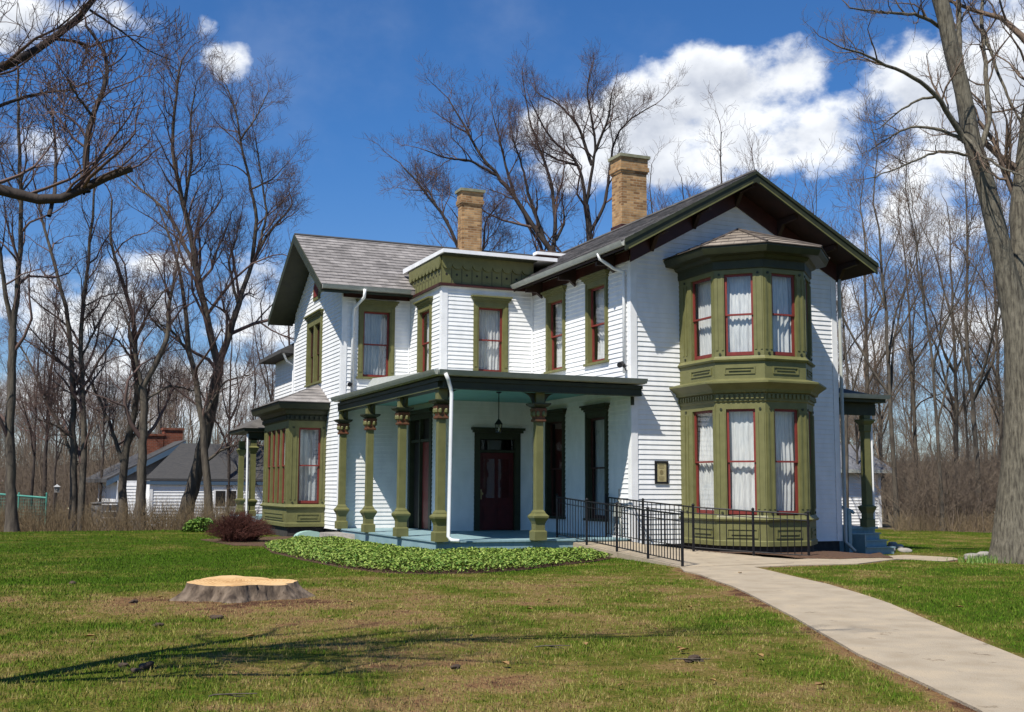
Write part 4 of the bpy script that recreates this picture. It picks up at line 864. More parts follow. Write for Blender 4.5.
# ------------------------------------------------------------------ things round the house
t = thing('pendant_lantern', 'glass and iron lantern hanging on a rod from the teal porch ceiling', 'lantern', (-2.37, 2.5, 2.85))
m = MB(); m.tube([(-2.37, 2.5, 3.84), (-2.37, 2.5, 3.14)], .012, 6); m.lathe((-2.37, 2.5, 3.80), [(.03, 0), (.07, .02), (.07, .038)], 10); m.build('rod', MT['black'], t)
m = MB(); m.lathe((-2.37, 2.5, 3.03), [(.11, 0), (.10, .02), (.05, .09), (.02, .13)], 8)
for k in range(6):
    th = k*math.pi/3; m.tube([(-2.37+.095*math.cos(th), 2.5+.095*math.sin(th), 3.03), (-2.37+.075*math.cos(th), 2.5+.075*math.sin(th), 2.83)], .007, 4)
m.lathe((-2.37, 2.5, 2.81), [(.02, 0), (.08, .01), (.08, .025)], 8); m.build('lantern_frame', MT['black'], t)
m = MB(); m.lathe((-2.37, 2.5, 2.84), [(.07, 0), (.09, .185)], 6); m.build('lantern_glass', MT['glass'], t)
m = MB(); m.lathe((-2.37, 2.5, 2.85), [(.012, 0), (.03, .05), (.02, .09), (.004, .11)], 8); m.build('bulb', MT['trim'], t)
t = thing('wall_plaque', 'small black framed tan plaque on the white siding left of the bay window', 'plaque', (.77, -.03, 1.58))
m = MB(); FA.box(m, .59, .95, .02, .05, 1.58, 1.63); FA.box(m, .59, .95, .02, .05, 2.07, 2.12); FA.box(m, .59, .64, .02, .05, 1.63, 2.07); FA.box(m, .90, .95, .02, .05, 1.63, 2.07); m.build('plaque_frame', MT['black'], t)
m = MB(); FA.box(m, .64, .90, .02, .035, 1.63, 2.07); pl = m.build('plaque_panel', MT['tan'], t)
m = MB()
for z, w in ((2.02, .14), (1.98, .16), (1.945, .12), (1.74, .14), (1.70, .16), (1.67, .1)): FA.box(m, .77-w/2, .77+w/2, .035, .0375, z-.008, z+.008)
m.prism([FA.p(.77+.05*math.cos(a), .035, 1.85+.06*math.sin(a)) for a in np.linspace(0, 6.283, 13)[:-1]], np.array([0, -.003, 0])); m.build('plaque_markings', pmat('faded_ink', (.2, .16, .075)), pl)
# railings
def railing(path, label, name='railing'):
    t = thing(name, label, 'railing', path[0])
    P = [np.array(p, float) for p in path]; H = 1.0
    for p in P:
        m = MB(); m.box(p[0]-.02, p[0]+.02, p[1]-.02, p[1]+.02, p[2]-.05, p[2]+H); m.lathe((p[0], p[1], p[2]+H), [(.03, 0), (.04, .015), (.02, .04), (.004, .05)], 8); m.build('post', MT['black'], t)
    for nm, z in (('top_rail', H-.03), ('middle_rail', H-.16), ('bottom_rail', .10)):
        m = MB(); m.tube([p+np.array([0, 0, z]) for p in P], .018 if nm == 'top_rail' else .011, 6); m.build(nm, MT['black'], t)
    for a, b in zip(P[:-1], P[1:]):
        n = max(2, int(np.linalg.norm(b-a)/.135))
        for i in range(1, n):
            q = a+(b-a)*i/n; m = MB(); m.box(q[0]-.007, q[0]+.007, q[1]-.007, q[1]+.007, q[2]+.1, q[2]+H-.04); m.build('baluster', MT['black'], t)
    return t
railing([(-1.43, 1.1, .285), (-1.45, -.5, .2), (-1.49, -2.0, .13), (-1.59, -3.5, .06), (-1.80, -5.15, .02)], 'black iron railing along the lawn side of the concrete ramp')
railing([(-.12, 1.1, .285), (-.06, -.6, .2), (.33, -2.12, .1), (1.40, -2.82, .02), (2.36, -3.46, -.04)], 'black iron railing between the ramp and the mulch under the tall bay window')
# stone step at the porch corner, well cover, stones
def stone(name, label, c, s, seed, mat='stonegrey', cat='stone', group=None, lim=.85):
    r = np.random.default_rng(seed); bm = bmesh.new(); bmesh.ops.create_icosphere(bm, subdivisions=3, radius=1)
    k = r.normal(size=(6, 3)); ph = r.uniform(0, 6, 6)
    for v in bm.verts:
        d = 1+(.10 if lim < 1 else .22)*sum(math.sin(float(k[i]@np.array(v.co))*2.2+ph[i]) for i in range(6))/1.7; q = v.co*d
        q = Vector((max(-lim, min(lim, q.x)), max(-lim, min(lim, q.y)), max(-lim, min(lim, q.z)))); v.co = (q.x*s[0], q.y*s[1], q.z*s[2])
    me = bpy.data.meshes.new(name); bm.to_mesh(me); bm.free(); me.materials.append(MT[mat]); me.polygons.foreach_set('use_smooth', [True]*len(me.polygons))
    o = link(bpy.data.objects.new(name, me)); o.location = c; o.rotation_euler = (0, 0, float(r.uniform(0, 3))); return tag(o, label, cat, group)
m = MB(); m.hexa([(-5.35, 6.9, -.05), (-4.87, 6.5, -.05), (-4.87, 8.45, -.05), (-5.4, 8.4, -.05), (-5.33, 6.95, .20), (-4.87, 6.55, .21), (-4.87, 8.4, .21), (-5.38, 8.35, .2)])
tag(m.build('stone_step', MT['stonegrey']), 'flat stone block step beside the left end of the teal porch deck', 'step')
m = MB(); pr = [(-.5+0*1, 0)]; arc = [(.52*math.cos(a), .2*math.sin(a)) for a in np.linspace(0, math.pi, 10)]
m.prism([(-5.4+a*.8, 9.75, .02+b*.9) for a, b in arc], np.array([0, -.35, 0])); tag(m.build('window_well_cover', MT['cover']), 'pale green domed cover over a basement window below the left bay', 'well cover')
# stump
def stump():
    c = np.array([-10.45, -8.05]); t = thing('tree_stump', 'wide freshly cut tree stump with a pale top in the lawn', 'stump', (c[0], c[1], 0))
    n = 220; th = np.linspace(0, 2*math.pi, n, endpoint=False); r = np.random.default_rng(5)
    lob = sum(a*np.cos(k*th+p) for k, a, p in ((2, .03, .4), (3, .045, 1.0), (5, .05, 2.2), (7, .035, .7), (11, .022, 1.5), (17, .014, .2)))
    fl = sum(a*np.cos(k*th+p) for k, a, p in ((3, .06, 1.0), (5, .08, 2.2), (7, .05, .7), (11, .03, 1.4)))
    prof = [(0.83, -.03, 1.), (.775, .02, .9), (.73, .06, .75), (.695, .10, .6), (.665, .155, .45), (.65, .205, .4)]
    V = []; ridge = .022*np.sign(np.sin(th*19+2*np.sin(3*th)))*np.abs(np.sin(th*19+2*np.sin(3*th)))**.6+.012*np.cos(th*31+1)
    notch = np.exp(-((th-5.0)/.06)**2)*.10+np.exp(-((th-.55)/.14)**2)*.22+np.exp(-((th-5.75)/.05)**2)*.07+np.exp(-((th-4.3)/.05)**2)*.06
    for R, z, fk in prof:
        rr = R*(1+lob*.7+fl*fk)-notch*(z > .1)+ridge*fk+r.normal(0, .004, n)
        V.append(np.c_[c[0]+rr*np.cos(th)*1.0, c[1]+rr*np.sin(th)*.98, np.full(n, z)+(.02*np.cos(th-2.0)+.012*np.cos(4*th) if z > .2 else 0)])
    V = np.concatenate(V); F = [[i*n+j, i*n+(j+1) % n, (i+1)*n+(j+1) % n, (i+1)*n+j] for i in range(len(prof)-1) for j in range(n)]
    npmesh('bark', V, np.array(F), MT['stumpbark'], t)
    top = V[-n:]; rings = [top*1.0]
    for k in (.9, .75, .55, .35, .15, .02):
        q = top.copy(); ctr = np.array([c[0], c[1], .22]); q = ctr+(q-ctr)*k; q[:, 2] += .006*np.sin(9*k+3*th)*(k < .95); rings.append(q)
    V2 = np.concatenate(rings); F2 = [[i*n+j, i*n+(j+1) % n, (i+1)*n+(j+1) % n, (i+1)*n+j] for i in range(len(rings)-1) for j in range(n)]
    npmesh('cut_face', V2, np.array(F2), MT['cutwood'], t)
stump()
# groundcover leaves
def leaves(name, P, z0, size, mat, kind, label=None, cat=None, tilt=.6):
    n = len(P); th = rng.uniform(0, 6.283, n); s = rng.uniform(.7, 1.3, n)*size; pit = rng.normal(0, tilt, n); ax = np.c_[np.cos(th), np.sin(th)*1., np.sin(pit)*.8]
    ax /= np.linalg.norm(ax, axis=1)[:, None]; bx = np.c_[-np.sin(th), np.cos(th), rng.normal(0, .35, n)]; bx /= np.linalg.norm(bx, axis=1)[:, None]
    C0 = np.c_[P[:, 0], P[:, 1], z0]; V = np.stack([C0-ax*(s*.5)[:, None], C0+bx*(s*.27)[:, None], C0+ax*(s*.5)[:, None]-np.array([0, 0, .2])*s[:, None], C0-bx*(s*.27)[:, None]], 1)
    o = npmesh(name, V.reshape(-1, 3), np.arange(4*n).reshape(-1, 4), mat)
    return tag(o, label, cat, None, kind)
bp = np.array(BED); Pn = np.c_[rng.uniform(bp[:, 0].min(), bp[:, 0].max(), 95000), rng.uniform(bp[:, 1].min(), bp[:, 1].max(), 95000)]
inn = inpoly(Pn, BED); Pn = Pn[inn]
def edged(P, poly):
    d = np.full(len(P), 9.)
    for i in range(len(poly)):
        a, b = np.array(poly[i]), np.array(poly[(i+1) % len(poly)]); ab = b-a; t = np.clip(((P-a)@ab)/(ab@ab+1e-9), 0, 1); d = np.minimum(d, np.linalg.norm(P-(a+t[:, None]*ab), axis=1))
    return d
ed = edged(Pn, BED); zz = .03+rng.random(len(Pn))**.5*(.07+.10*np.minimum(1, ed/.4))*(.7+.5*fnoise(Pn, .5, 9))
ok = ed+rng.normal(0, .06, len(ed)) > .03; leaves('groundcover', Pn[ok], zz[ok], .066, MT['leaf'], 'stuff')
# ------------------------------------------------------------------ bare trees
def resample(pts, n):
    pts = np.array(pts, float); d = np.r_[0, np.cumsum(np.linalg.norm(np.diff(pts, axis=0), axis=1))]; t = np.linspace(0, d[-1], n)
    q = np.stack([np.interp(t, d, pts[:, i]) for i in range(pts.shape[1])], 1)
    for _ in range(2): q[1:-1] = .5*q[1:-1]+.25*(q[:-2]+q[2:])
    return q
def nrm(v): return v/(np.linalg.norm(v, axis=-1, keepdims=True)+1e-9)
def tubes(batches):
    Vs, Fs, k = [], [], 0
    for P, R, s in batches:
        if len(P) == 0: continue
        Nn, n, _ = P.shape; T = np.empty_like(P); T[:, 1:-1] = P[:, 2:]-P[:, :-2]; T[:, 0] = P[:, 1]-P[:, 0]; T[:, -1] = P[:, -1]-P[:, -2]; T = nrm(T)
        m = nrm(P[:, -1]-P[:, 0]); ref = np.where(np.abs(m[:, 2:3]) < .8, np.array([[0, 0, 1.]]), np.array([[1., .3, 0]]))
        A = nrm(np.cross(T, ref[:, None, :])); B = np.cross(T, A)
        th = np.arange(s)*2*math.pi/s
        V = P[:, :, None, :]+R[:, :, None, None]*(A[:, :, None, :]*np.cos(th)[None, None, :, None]+B[:, :, None, :]*np.sin(th)[None, None, :, None])
        base = k+np.arange(Nn)[:, None, None]*n*s; i = np.arange(n-1)[None, :, None]; j = np.arange(s)[None, None, :]; j2 = (j+1) % s
        F = np.stack([base+i*s+j, base+i*s+j2, base+(i+1)*s+j2, base+(i+1)*s+j], -1).reshape(-1, 4)
        Vs.append(V.reshape(-1, 3)); Fs.append(F); k += Nn*n*s
    return np.concatenate(Vs), np.concatenate(Fs)
def spawn(P, R, r, t0=.22, dens=1., ang=(28, 58), up=.16, ratio=(.38, .66), rmin=.0035, npts=5, lenk=1., crook=.24, maxn=14000, tips=True, tipcap=.03):
    Nn, n, _ = P.shape
    seg = np.linalg.norm(np.diff(P, axis=1), axis=2); L = seg.sum(1); rm = R.mean(1)
    cnt = (L*(1-t0)/(.12+4.2*rm)*dens+r.random(Nn)).astype(int); cnt = np.clip(cnt, 0, 60)
    if cnt.sum() == 0: return np.zeros((0, npts, 3)), np.zeros((0, npts))
    pi = np.repeat(np.arange(Nn), cnt)
    if len(pi) > maxn: pi = np.sort(r.choice(pi, maxn, replace=False))
    t = t0+(1-t0)*r.random(len(pi))**.8; f = t*(n-1); i = np.minimum(f.astype(int), n-2); f = (f-i)[:, None]
    O = P[pi, i]*(1-f)+P[pi, i+1]*f; T = nrm(P[pi, i+1]-P[pi, i]); rl = R[pi, i]*(1-f[:, 0])+R[pi, i+1]*f[:, 0]
    cr = np.maximum(rl*r.uniform(*ratio, len(pi)), rmin)
    ntip = Nn if tips else 0
    if ntip:      # each branch runs on past its end
        pi = np.r_[pi, np.arange(Nn)]; O = np.r_[O, P[:, -1]]; T = np.r_[T, nrm(P[:, -1]-P[:, -2])]; cr = np.r_[cr, np.clip(R[:, -1]*.95, rmin, tipcap)]
    lo = np.full(len(pi), float(ang[0])); hi = np.full(len(pi), float(ang[1]))
    if ntip: lo[-ntip:], hi[-ntip:] = 4, 22
    x = nrm(np.cross(T, r.normal(size=T.shape))); a = np.radians(r.uniform(lo, hi))[:, None]
    D = T*np.cos(a)+x*np.sin(a); D = nrm(D+np.array([0, 0, up]))
    ln = 26*cr**.8*r.uniform(.65, 1.2, len(pi))*lenk; st = ln/(npts-1)
    Q = np.zeros((len(pi), npts, 3)); Q[:, 0] = O; RR = np.zeros((len(pi), npts))
    for q in range(npts):
        if q: D = nrm(D+r.normal(0, crook, D.shape)+np.array([0, 0, up*.45])); Q[:, q] = Q[:, q-1]+D*st[:, None]
        RR[:, q] = np.maximum(cr*(1-.62*q/(npts-1)), rmin*.8)
    return Q, RR
def branch_levels(P, R, r, levels, t0=.3, **kw):
    out = []; cur = (P, R)
    for lv in range(levels):
        kw['npts'] = 5 if lv < 3 else 4
        Q, RR = spawn(*cur, r, t0=t0 if lv == 0 else .18, **kw); out.append((Q, RR)); cur = (Q, RR)
        if len(Q) == 0: break
    return out
def rough_trunk(P, R, seed, n2=220, sd=56):
    r = np.random.default_rng(seed); t = np.linspace(0, 1, len(P)); u = np.linspace(0, 1, n2)**1.25
    P2 = np.stack([np.interp(u, t, P[:, i]) for i in range(3)], 1); R2 = np.interp(u, t, R)
    for _ in range(14):
        P2[1:-1] = .5*P2[1:-1]+.25*(P2[:-2]+P2[2:]); R2[1:-1] = .5*R2[1:-1]+.25*(R2[:-2]+R2[2:])
    V, F = tubes([(P2[None], R2[None], sd)]); V = V.reshape(n2, sd, 3); L = np.r_[0, np.cumsum(np.linalg.norm(np.diff(P2, axis=0), axis=1))]
    th = np.arange(sd)/sd; A, B = np.meshgrid(L, th, indexing='ij')
    def pn(su, sv, k):          # value noise, periodic round the trunk
        T = r.random((64, k)); a = A/su; b = (B*k+sv*np.sin(A*1.3))%k; i, j = np.floor(a).astype(int), np.floor(b).astype(int); f, g = a-i, b-j; f = f*f*(3-2*f); g = g*g*(3-2*g)
        q = lambda x, y: T[(i+x) % 64, (j+y) % k]
        return (q(0, 0)*(1-f)+q(1, 0)*f)*(1-g)+(q(0, 1)*(1-f)+q(1, 1)*f)*g
    ridge = 1-np.abs(pn(.30, .5, 26)*2-1); ridge2 = 1-np.abs(pn(.16, .3, 40)*2-1); lump = pn(.9, 0, 5)-.5
    z = P2[:, 2]-P2[0, 2]; root = np.exp(-np.maximum(z, 0)/.28)[:, None]*(.16*np.cos(5*2*math.pi*B+1.)+.10*np.cos(8*2*math.pi*B))
    d = .045*(ridge**2-.4)+.028*(ridge2-.5)+.07*lump+root
    V = P2[:, None]+(V-P2[:, None])*(1+d)[:, :, None]
    return V.reshape(-1, 3), F
def tree_object(name, label, base, main, lv, mats, group=None):
    t = thing(name, label, 'tree', base, group)
    if mats[0] == 'barkbig':
        P, R_, s_ = main[0]; V, F = rough_trunk(P[0], R_[0], 77); V2, F2 = tubes([(P[1:], R_[1:], 12)]); F = np.concatenate([F, F2+len(V)]); V = np.concatenate([V, V2]); npmesh('trunk', V, F, MT[mats[0]], t, smooth=True)
    else:
        V, F = tubes([(p, q, s) for p, q, s in main]); npmesh('trunk', V, F, MT[mats[0]], t, smooth=True)
    V, F = tubes(lv); npmesh('crown', V, F, MT[mats[1]], t, smooth=False)
    return t
def traced(name, label, m, limbs, seed, mats=('bark', 'twig'), levels=4, dens=1.0, drift=2.0, t0=.3, flare=1.5, group=None, lenk=1., rmin=.0045, tipcap=.03):
    """limbs: (sight-line trace, start px radius, end px radius, start depth offset or None = on the trunk)"""
    r = np.random.default_rng(seed); PP, RR = [], []; base = None; store = []
    for li, (tr, r0, r1, *ex) in enumerate(limbs):
        n = 18; q = resample(tr, n)
        off0 = 0.; dr = r.uniform(-1, 1)*drift if li else 0.
        if ex and ex[0] is not None: dr = ex[0]
        if li:    # start on the nearest already built limb's depth
            best = None
            for (oq, om) in store:
                d = np.hypot(*(oq-q[0]).T); k = int(d.argmin())
                if best is None or d[k] < best[0]: best = (d[k], om[k])
            off0 = best[1]
        mm = off0+dr*np.linspace(0, 1, n)**1.2; store.append((q, mm))
        P = np.array([at(a, b, m+o) for (a, b), o in zip(q, mm)]); rad = (np.interp(np.linspace(0, 1, n), np.linspace(0, 1, len(r0)), r0) if isinstance(r0, list) else np.linspace(r0, r1, n))*m/FPX
        ln = np.linalg.norm(P[-1]-P[0]); P[1:-1] += r.normal(0, (.006 if m > 15 else .0015)*ln**.5, (n-2, 3))
        if li == 0:
            g = float(h(P[0, 0], P[0, 1])); P[0, 2] = g-.1
            rad = rad*(1+(flare-1)*np.exp(-np.maximum(0, P[:, 2]-g)/.45)); base = (float(P[0, 0]), float(P[0, 1]), g)
            big = 1
        PP.append(P); RR.append(rad)
    PP, RR = np.array(PP), np.array(RR)
    lvs = branch_levels(PP[0:1], RR[0:1], r, levels, t0=t0, dens=dens*.55, lenk=lenk, rmin=rmin, tipcap=tipcap)
    if len(PP) > 1:
        l2 = branch_levels(PP[1:], RR[1:], r, levels, t0=.12, dens=dens, lenk=lenk, rmin=rmin, tipcap=tipcap); 
    else: l2 = []
    thin = []
    for k, (Q, q) in enumerate(lvs+l2): thin.append((Q, q, 5 if q.size and q.mean() > .012 else 3))
    return tree_object(name, label, base, [(PP, RR, 10)], [b for b in thin if len(b[0])], mats, group)
D1 = 1.0
traced('bare_tree', 'tall slim bare tree at the left edge of the lawn, forked high up', 38.7, [
    ([(12, 532), (10, 440), (11, 395), (13, 329)], 5.21, 3.84), ([(13, 329), (19, 281), (21, 232), (20, 150), (17, 60)], 3.02, 0.96), ([(13, 329), (4, 290), (-2, 235), (-12, 150)], 2.52, 0.80)], 11, dens=.9)
traced('bare_tree', 'twin stemmed bare tree in the weeds behind the teal green mesh fence', 40.8, [
    ([(73, 530), (74, 470), (73, 420), (72, 339), (61, 281), (45, 240), (36, 190)], 3.86, 0.96), ([(80, 530), (82, 470), (85, 420), (79, 329), (87, 274), (93, 220), (96, 150)], 3.53, 0.80),
    ([(77, 464), (62, 432), (40, 385), (24, 350), (10, 335)], 1.85, 0.64), ([(75, 440), (55, 425), (33, 418)], 1.18, 0.40), ([(80, 360), (100, 320), (118, 290)], 1.34, 0.48)], 12)
traced('bare_tree', 'short pale bare tree forking low in front of the distant white cottage', 42., [
    ([(122, 528), (122, 464), (124, 440), (136, 425), (138, 400), (134, 361), (136, 329), (129, 297), (110, 252), (108, 230), (112, 200)], 4.37, 0.96),
    ([(122, 462), (112, 430), (107, 415), (90, 380), (70, 350)], 2.18, 0.64), ([(124, 450), (138, 430), (146, 405), (150, 380)], 2.02, 0.80), ([(136, 340), (150, 310), (165, 290)], 1.51, 0.48), ([(133, 360), (118, 340), (95, 330)], 1.34, 0.40)], 13)
traced('bare_tree', 'crooked dark bare tree in front of the distant white cottage', 41., [
    ([(140, 528), (142, 470), (144, 402), (142, 385)], 5.04, 3.68), ([(142, 388), (152, 370), (166, 345), (170, 330), (166, 315), (175, 280), (180, 240)], 3.19, 0.80), ([(143, 390), (136, 360), (130, 330), (120, 300)], 2.18, 0.64),
    ([(145, 400), (170, 385), (200, 392)], 1.34, 0.48), ([(168, 335), (150, 318), (142, 290)], 1.34, 0.48)], 14)
traced('bare_tree', 'thickest bare tree left of the house, trunk leaning right, two tall stems', 43.4, [
    ([(183, 530), (190, 495), (200, 460), (212, 405), (219, 361)], 7.22, 4.96), ([(218, 365), (210, 329), (200, 290), (193, 245), (184, 205), (176, 174), (170, 142), (174, 100), (182, 60)], 3.86, 0.80, -2.),
    ([(219, 362), (226, 345), (238, 305), (252, 262), (266, 236), (283, 218), (292, 205)], 3.86, 0.80, 1.5), ([(196, 270), (178, 230), (160, 203), (140, 190), (118, 165)], 2.18, 0.64), ([(252, 262), (258, 226), (250, 181), (240, 140), (236, 110), (226, 85)], 2.18, 0.64),
    ([(258, 250), (267, 215), (262, 180), (256, 140)], 1.51, 0.56), ([(184, 205), (192, 160), (190, 120), (196, 85)], 1.85, 0.56), ([(238, 305), (232, 280), (228, 262), (236, 240), (240, 222)], 1.68, 0.56), ([(240, 140), (256, 118), (268, 92)], 1.18, 0.40), ([(249, 190), (272, 180), (288, 162)], 1.09, 0.40)], 15)
traced('bare_tree', 'dark bare tree close in front of the thick leaning tree', 42., [
    ([(210, 530), (207, 480), (205, 454), (202, 410), (194, 371), (186, 335), (184, 297), (178, 260), (165, 225)], 4.37, 1.12), ([(206, 462), (218, 452), (232, 446), (248, 440), (262, 446)], 1.68, 0.56), ([(203, 420), (215, 395), (226, 380), (250, 375)], 1.51, 0.48), ([(190, 355), (172, 330), (150, 318)], 1.51, 0.48)], 16)
traced('bare_tree', 'spreading bare tree leaning left behind the roof between the chimneys', 52., [
    ([(556, 500), (553, 300), (552, 250)], 5, 4.2), ([(552, 252), (540, 236), (527, 216), (512, 192), (496, 175), (478, 152), (465, 126), (448, 98)], 2.9, .6), ([(552, 255), (556, 220), (551, 180), (540, 150), (530, 124), (526, 100)], 2.4, .7),
    ([(545, 242), (530, 200), (522, 165), (512, 135)], 2.2, .6), ([(496, 175), (470, 160), (445, 158), (425, 150)], 1.6, .5), ([(515, 196), (507, 172), (500, 140), (492, 112)], 1.6, .5), ([(556, 240), (565, 222), (562, 200)], 1.8, .6)], 17, mats=('barkdark', 'twig'), dens=.95, rmin=.0048)
traced('bare_tree', 'upright bare tree behind the house beside the taller brick chimney, fanning against the cloud', 54., [
    ([(594, 500), (592, 300), (590, 245), (586, 205)], 4.8, 3.), ([(586, 207), (580, 165), (570, 155), (552, 140), (538, 118), (530, 100)], 2., .5), ([(586, 205), (592, 170), (596, 150), (592, 118), (586, 92), (590, 72)], 1.9, .5),
    ([(588, 235), (606, 205), (609, 175), (612, 143), (626, 122), (642, 110), (656, 104)], 2., .5), ([(592, 165), (578, 125), (560, 105), (540, 95)], 2., .6), ([(596, 150), (608, 120), (612, 92)], 1.6, .5), ([(578, 165), (558, 160), (540, 150)], 1.5, .5)], 18, mats=('barkdark', 'twig'), dens=.95, rmin=.0048)
traced('bare_tree', 'low thin bare tree behind the house left of the smaller chimney', 50., [
    ([(475, 480), (470, 300), (458, 235), (436, 205), (418, 182), (404, 168)], 4.5, .8), ([(468, 290), (484, 246), (484, 222), (498, 205)], 2., .5), ([(436, 205), (428, 190), (408, 190)], 1.2, .4)], 19, mats=('barkdark', 'twig'), dens=1.2, levels=4, rmin=.0055)
traced('old_tree', 'big grey trunked bare tree at the right edge beside the side path', 27.2, [
    ([(1021, 562), (1023, 520), (1025, 450), (1026, 390), (1025, 340), (1014, 293), (1000, 246), (985, 200), (976, 165), (969, 130), (961, 65), (950, 30), (937, 0), (925, -60), (910, -160)], [25, 23, 21, 19.5, 17.5, 12.5, 10, 9.5, 8.6, 8, 7.8, 8, 8, 7, 5], 0),
    ([(1030, 372), (1026, 330), (1023, 285), (1022, 230), (1024, 150), (1040, 60), (1055, -60)], [14, 13, 11, 9.5, 8.5, 7, 5], 0, .8), ([(965, 142), (952, 118), (939, 97), (920, 79), (900, 70), (881, 63), (858, 52), (842, 48)], 3.2, .8, -2.), ([(962, 78), (959, 40), (959, -10), (964, -80)], 3.2, 1.6),
    ([(945, 30), (918, 14), (880, 12), (850, 8)], 2.2, .7, -2.), ([(975, 165), (990, 120), (985, 60), (981, 20), (985, -30)], 3.2, 1.6, 2.), ([(982, 28), (1000, 78), (1009, 100), (1024, 130), (1040, 150)], 2., .8, -1.), ([(964, 135), (985, 158), (1005, 170), (1030, 178)], 1.8, .7),
    ([(939, 97), (922, 98), (900, 110), (880, 128)], 1.6, .5), ([(962, 140), (938, 128), (910, 126), (885, 140), (870, 150)], 2., .5), ([(970, 155), (940, 150), (905, 165), (870, 178)], 1.6, .5, -2.)], 20, mats=('barkbig', 'twigwarm'), dens=1.0, t0=.86, flare=1.25, lenk=.8, rmin=.0032, levels=4)
# the tree whose limbs reach in at the upper left
traced('old_tree', 'dark old tree whose thick bare limbs hang into the upper left corner', 7.0, [
    ([(-330, 745), (-320, 520), (-300, 330), (-290, 180), (-310, 20), (-330, -200), (-300, -450)], 24, 12), ([(-295, 260), (-200, 215), (-90, 182), (-30, 180), (0, 187), (22, 194), (47, 212), (66, 203), (80, 190), (94, 176), (112, 170), (132, 168)], 10, 4.0, .4),
    ([(-290, 190), (-180, 120), (-80, 88), (0, 72), (16, 68), (30, 50), (58, 36), (78, 24), (95, 6), (110, -30)], 9, 3., 1.), ([(87, 192), (87, 182), (85, 150), (92, 115), (106, 86), (109, 62), (99, 42), (86, 26)], 4., 1.6, .3), ([(-292, 200), (-150, 160), (-60, 130), (0, 106), (16, 96), (40, 91), (70, 90)], 5, 1.4, 1.2),
    ([(49, 216), (55, 192), (56, 150), (52, 110)], 2.4, .9, .8), ([(-310, 20), (-200, -80), (-80, -140), (40, -200), (160, -260)], 9, 3, 1.5), ([(-320, -120), (-240, -260), (-160, -420)], 9, 3, -1.), ([(-305, -60), (-130, -190), (100, -235), (330, -215), (450, -230)], 8, 2.2, 1.2), ([(-320, -200), (-100, -320), (150, -400), (380, -430), (560, -470)], 9, 2.5, .3), ([(-310, -140), (-180, -260), (-20, -300), (170, -340)], 7, 2., -.8), ([(92, 115), (76, 95), (68, 80)], 1.6, .7), ([(84, 194), (80, 165), (66, 140)], 1.6, .6), ([(90, 10), (120, 30), (150, 52), (172, 60)], 1.6, .5)], 21,  # highest limbs, above the view, added so their shadows dapple the lawn
    mats=('barkdark', 'twig'), dens=1.35, t0=.62, lenk=.66, rmin=.0024, levels=4, tipcap=.008, flare=1.3)
# generic woodland trees
def proto(seed, H, r0, levels=4, dens=.8, rmin=.005, lenk=1., maxn=9000, forks=3):
    r = np.random.default_rng(seed); n = 16; z = np.linspace(-.2, H*.95, n); wob = np.cumsum(r.normal(0, .10, (n, 2)), 0)*np.linspace(0, 1, n)[:, None]
    P = np.c_[wob, z][None]; R = (r0*(1-.86*np.linspace(0, 1, n))*(1+.5*np.exp(-np.maximum(z, 0)/.4)))[None]
    mains = [(P, R, 7)]; Q = []; q = []
    for k in range(forks):
        t = r.uniform(.28, .6); i = int(t*(n-1)); a = r.uniform(0, 6.28); D = np.array([math.cos(a)*.55, math.sin(a)*.55, 1.]); D /= np.linalg.norm(D); p = P[0, i].copy(); pts = [p]; Ln = H*(1-t)*r.uniform(.65, .95)
        for _ in range(n-1): D = nrm(D+r.normal(0, .09, 3)+np.array([0, 0, .05])); p = p+D*Ln/(n-1); pts.append(p)
        Q.append(pts); q.append(R[0, i]*.72*(1-.85*np.linspace(0, 1, n)))
    Q, q = np.array(Q), np.array(q); mains.append((Q, q, 6))
    A = np.concatenate([P, Q]); B = np.concatenate([R, q])
    lv = branch_levels(A, B, r, levels, t0=.3, dens=dens, rmin=rmin, lenk=lenk, maxn=maxn)
    return mains, [(x, y, 4 if y.mean() > .015 else 3) for x, y in lv if len(x)]
PROTO = []
for k, (H, r0) in enumerate(((17, .20), (19, .24), (15, .15), (18, .19), (13, .11), (20, .26))):
    mains, lv = proto(100+k, H, r0*.68, 4, .56, .006, 1., 6000, 3+k % 3)
    V, F = tubes(mains); V2, F2 = tubes(lv); PROTO.append((H, V, F, V2, F2))
def place_trees(spots, name, label, group, mats=('bark', 'twigwarm')):
    cache = {}
    for i, (px, ytop, m) in enumerate(spots):
        k = i % len(PROTO); H = PROTO[k][0]; P = at(px, 488, m); z = float(h(P[0], P[1])); tall = max(5, CAM[2]+(488-ytop)*m/FPX-z); s = tall/H/.97
        if (name, k) not in cache:
            t = thing(name, label, 'tree', (0, 0, 0), group); a = npmesh('trunk', PROTO[k][1], PROTO[k][2], MT[mats[0]], t, smooth=True); b = npmesh('crown', PROTO[k][3], PROTO[k][4], MT[mats[1]], t); cache[(name, k)] = (t, a, b)
        else:
            t0_, a0_, b0_ = cache[(name, k)]; t = t0_.copy(); COL.objects.link(t)
            for ch in (a0_, b0_): c = ch.copy(); COL.objects.link(c); c.parent = t
        t.location = (P[0], P[1], z); t.scale = (s*rng.uniform(.85, 1.0), s*rng.uniform(.85, 1.0), s); t.rotation_euler = (0, 0, rng.uniform(0, 6.28))
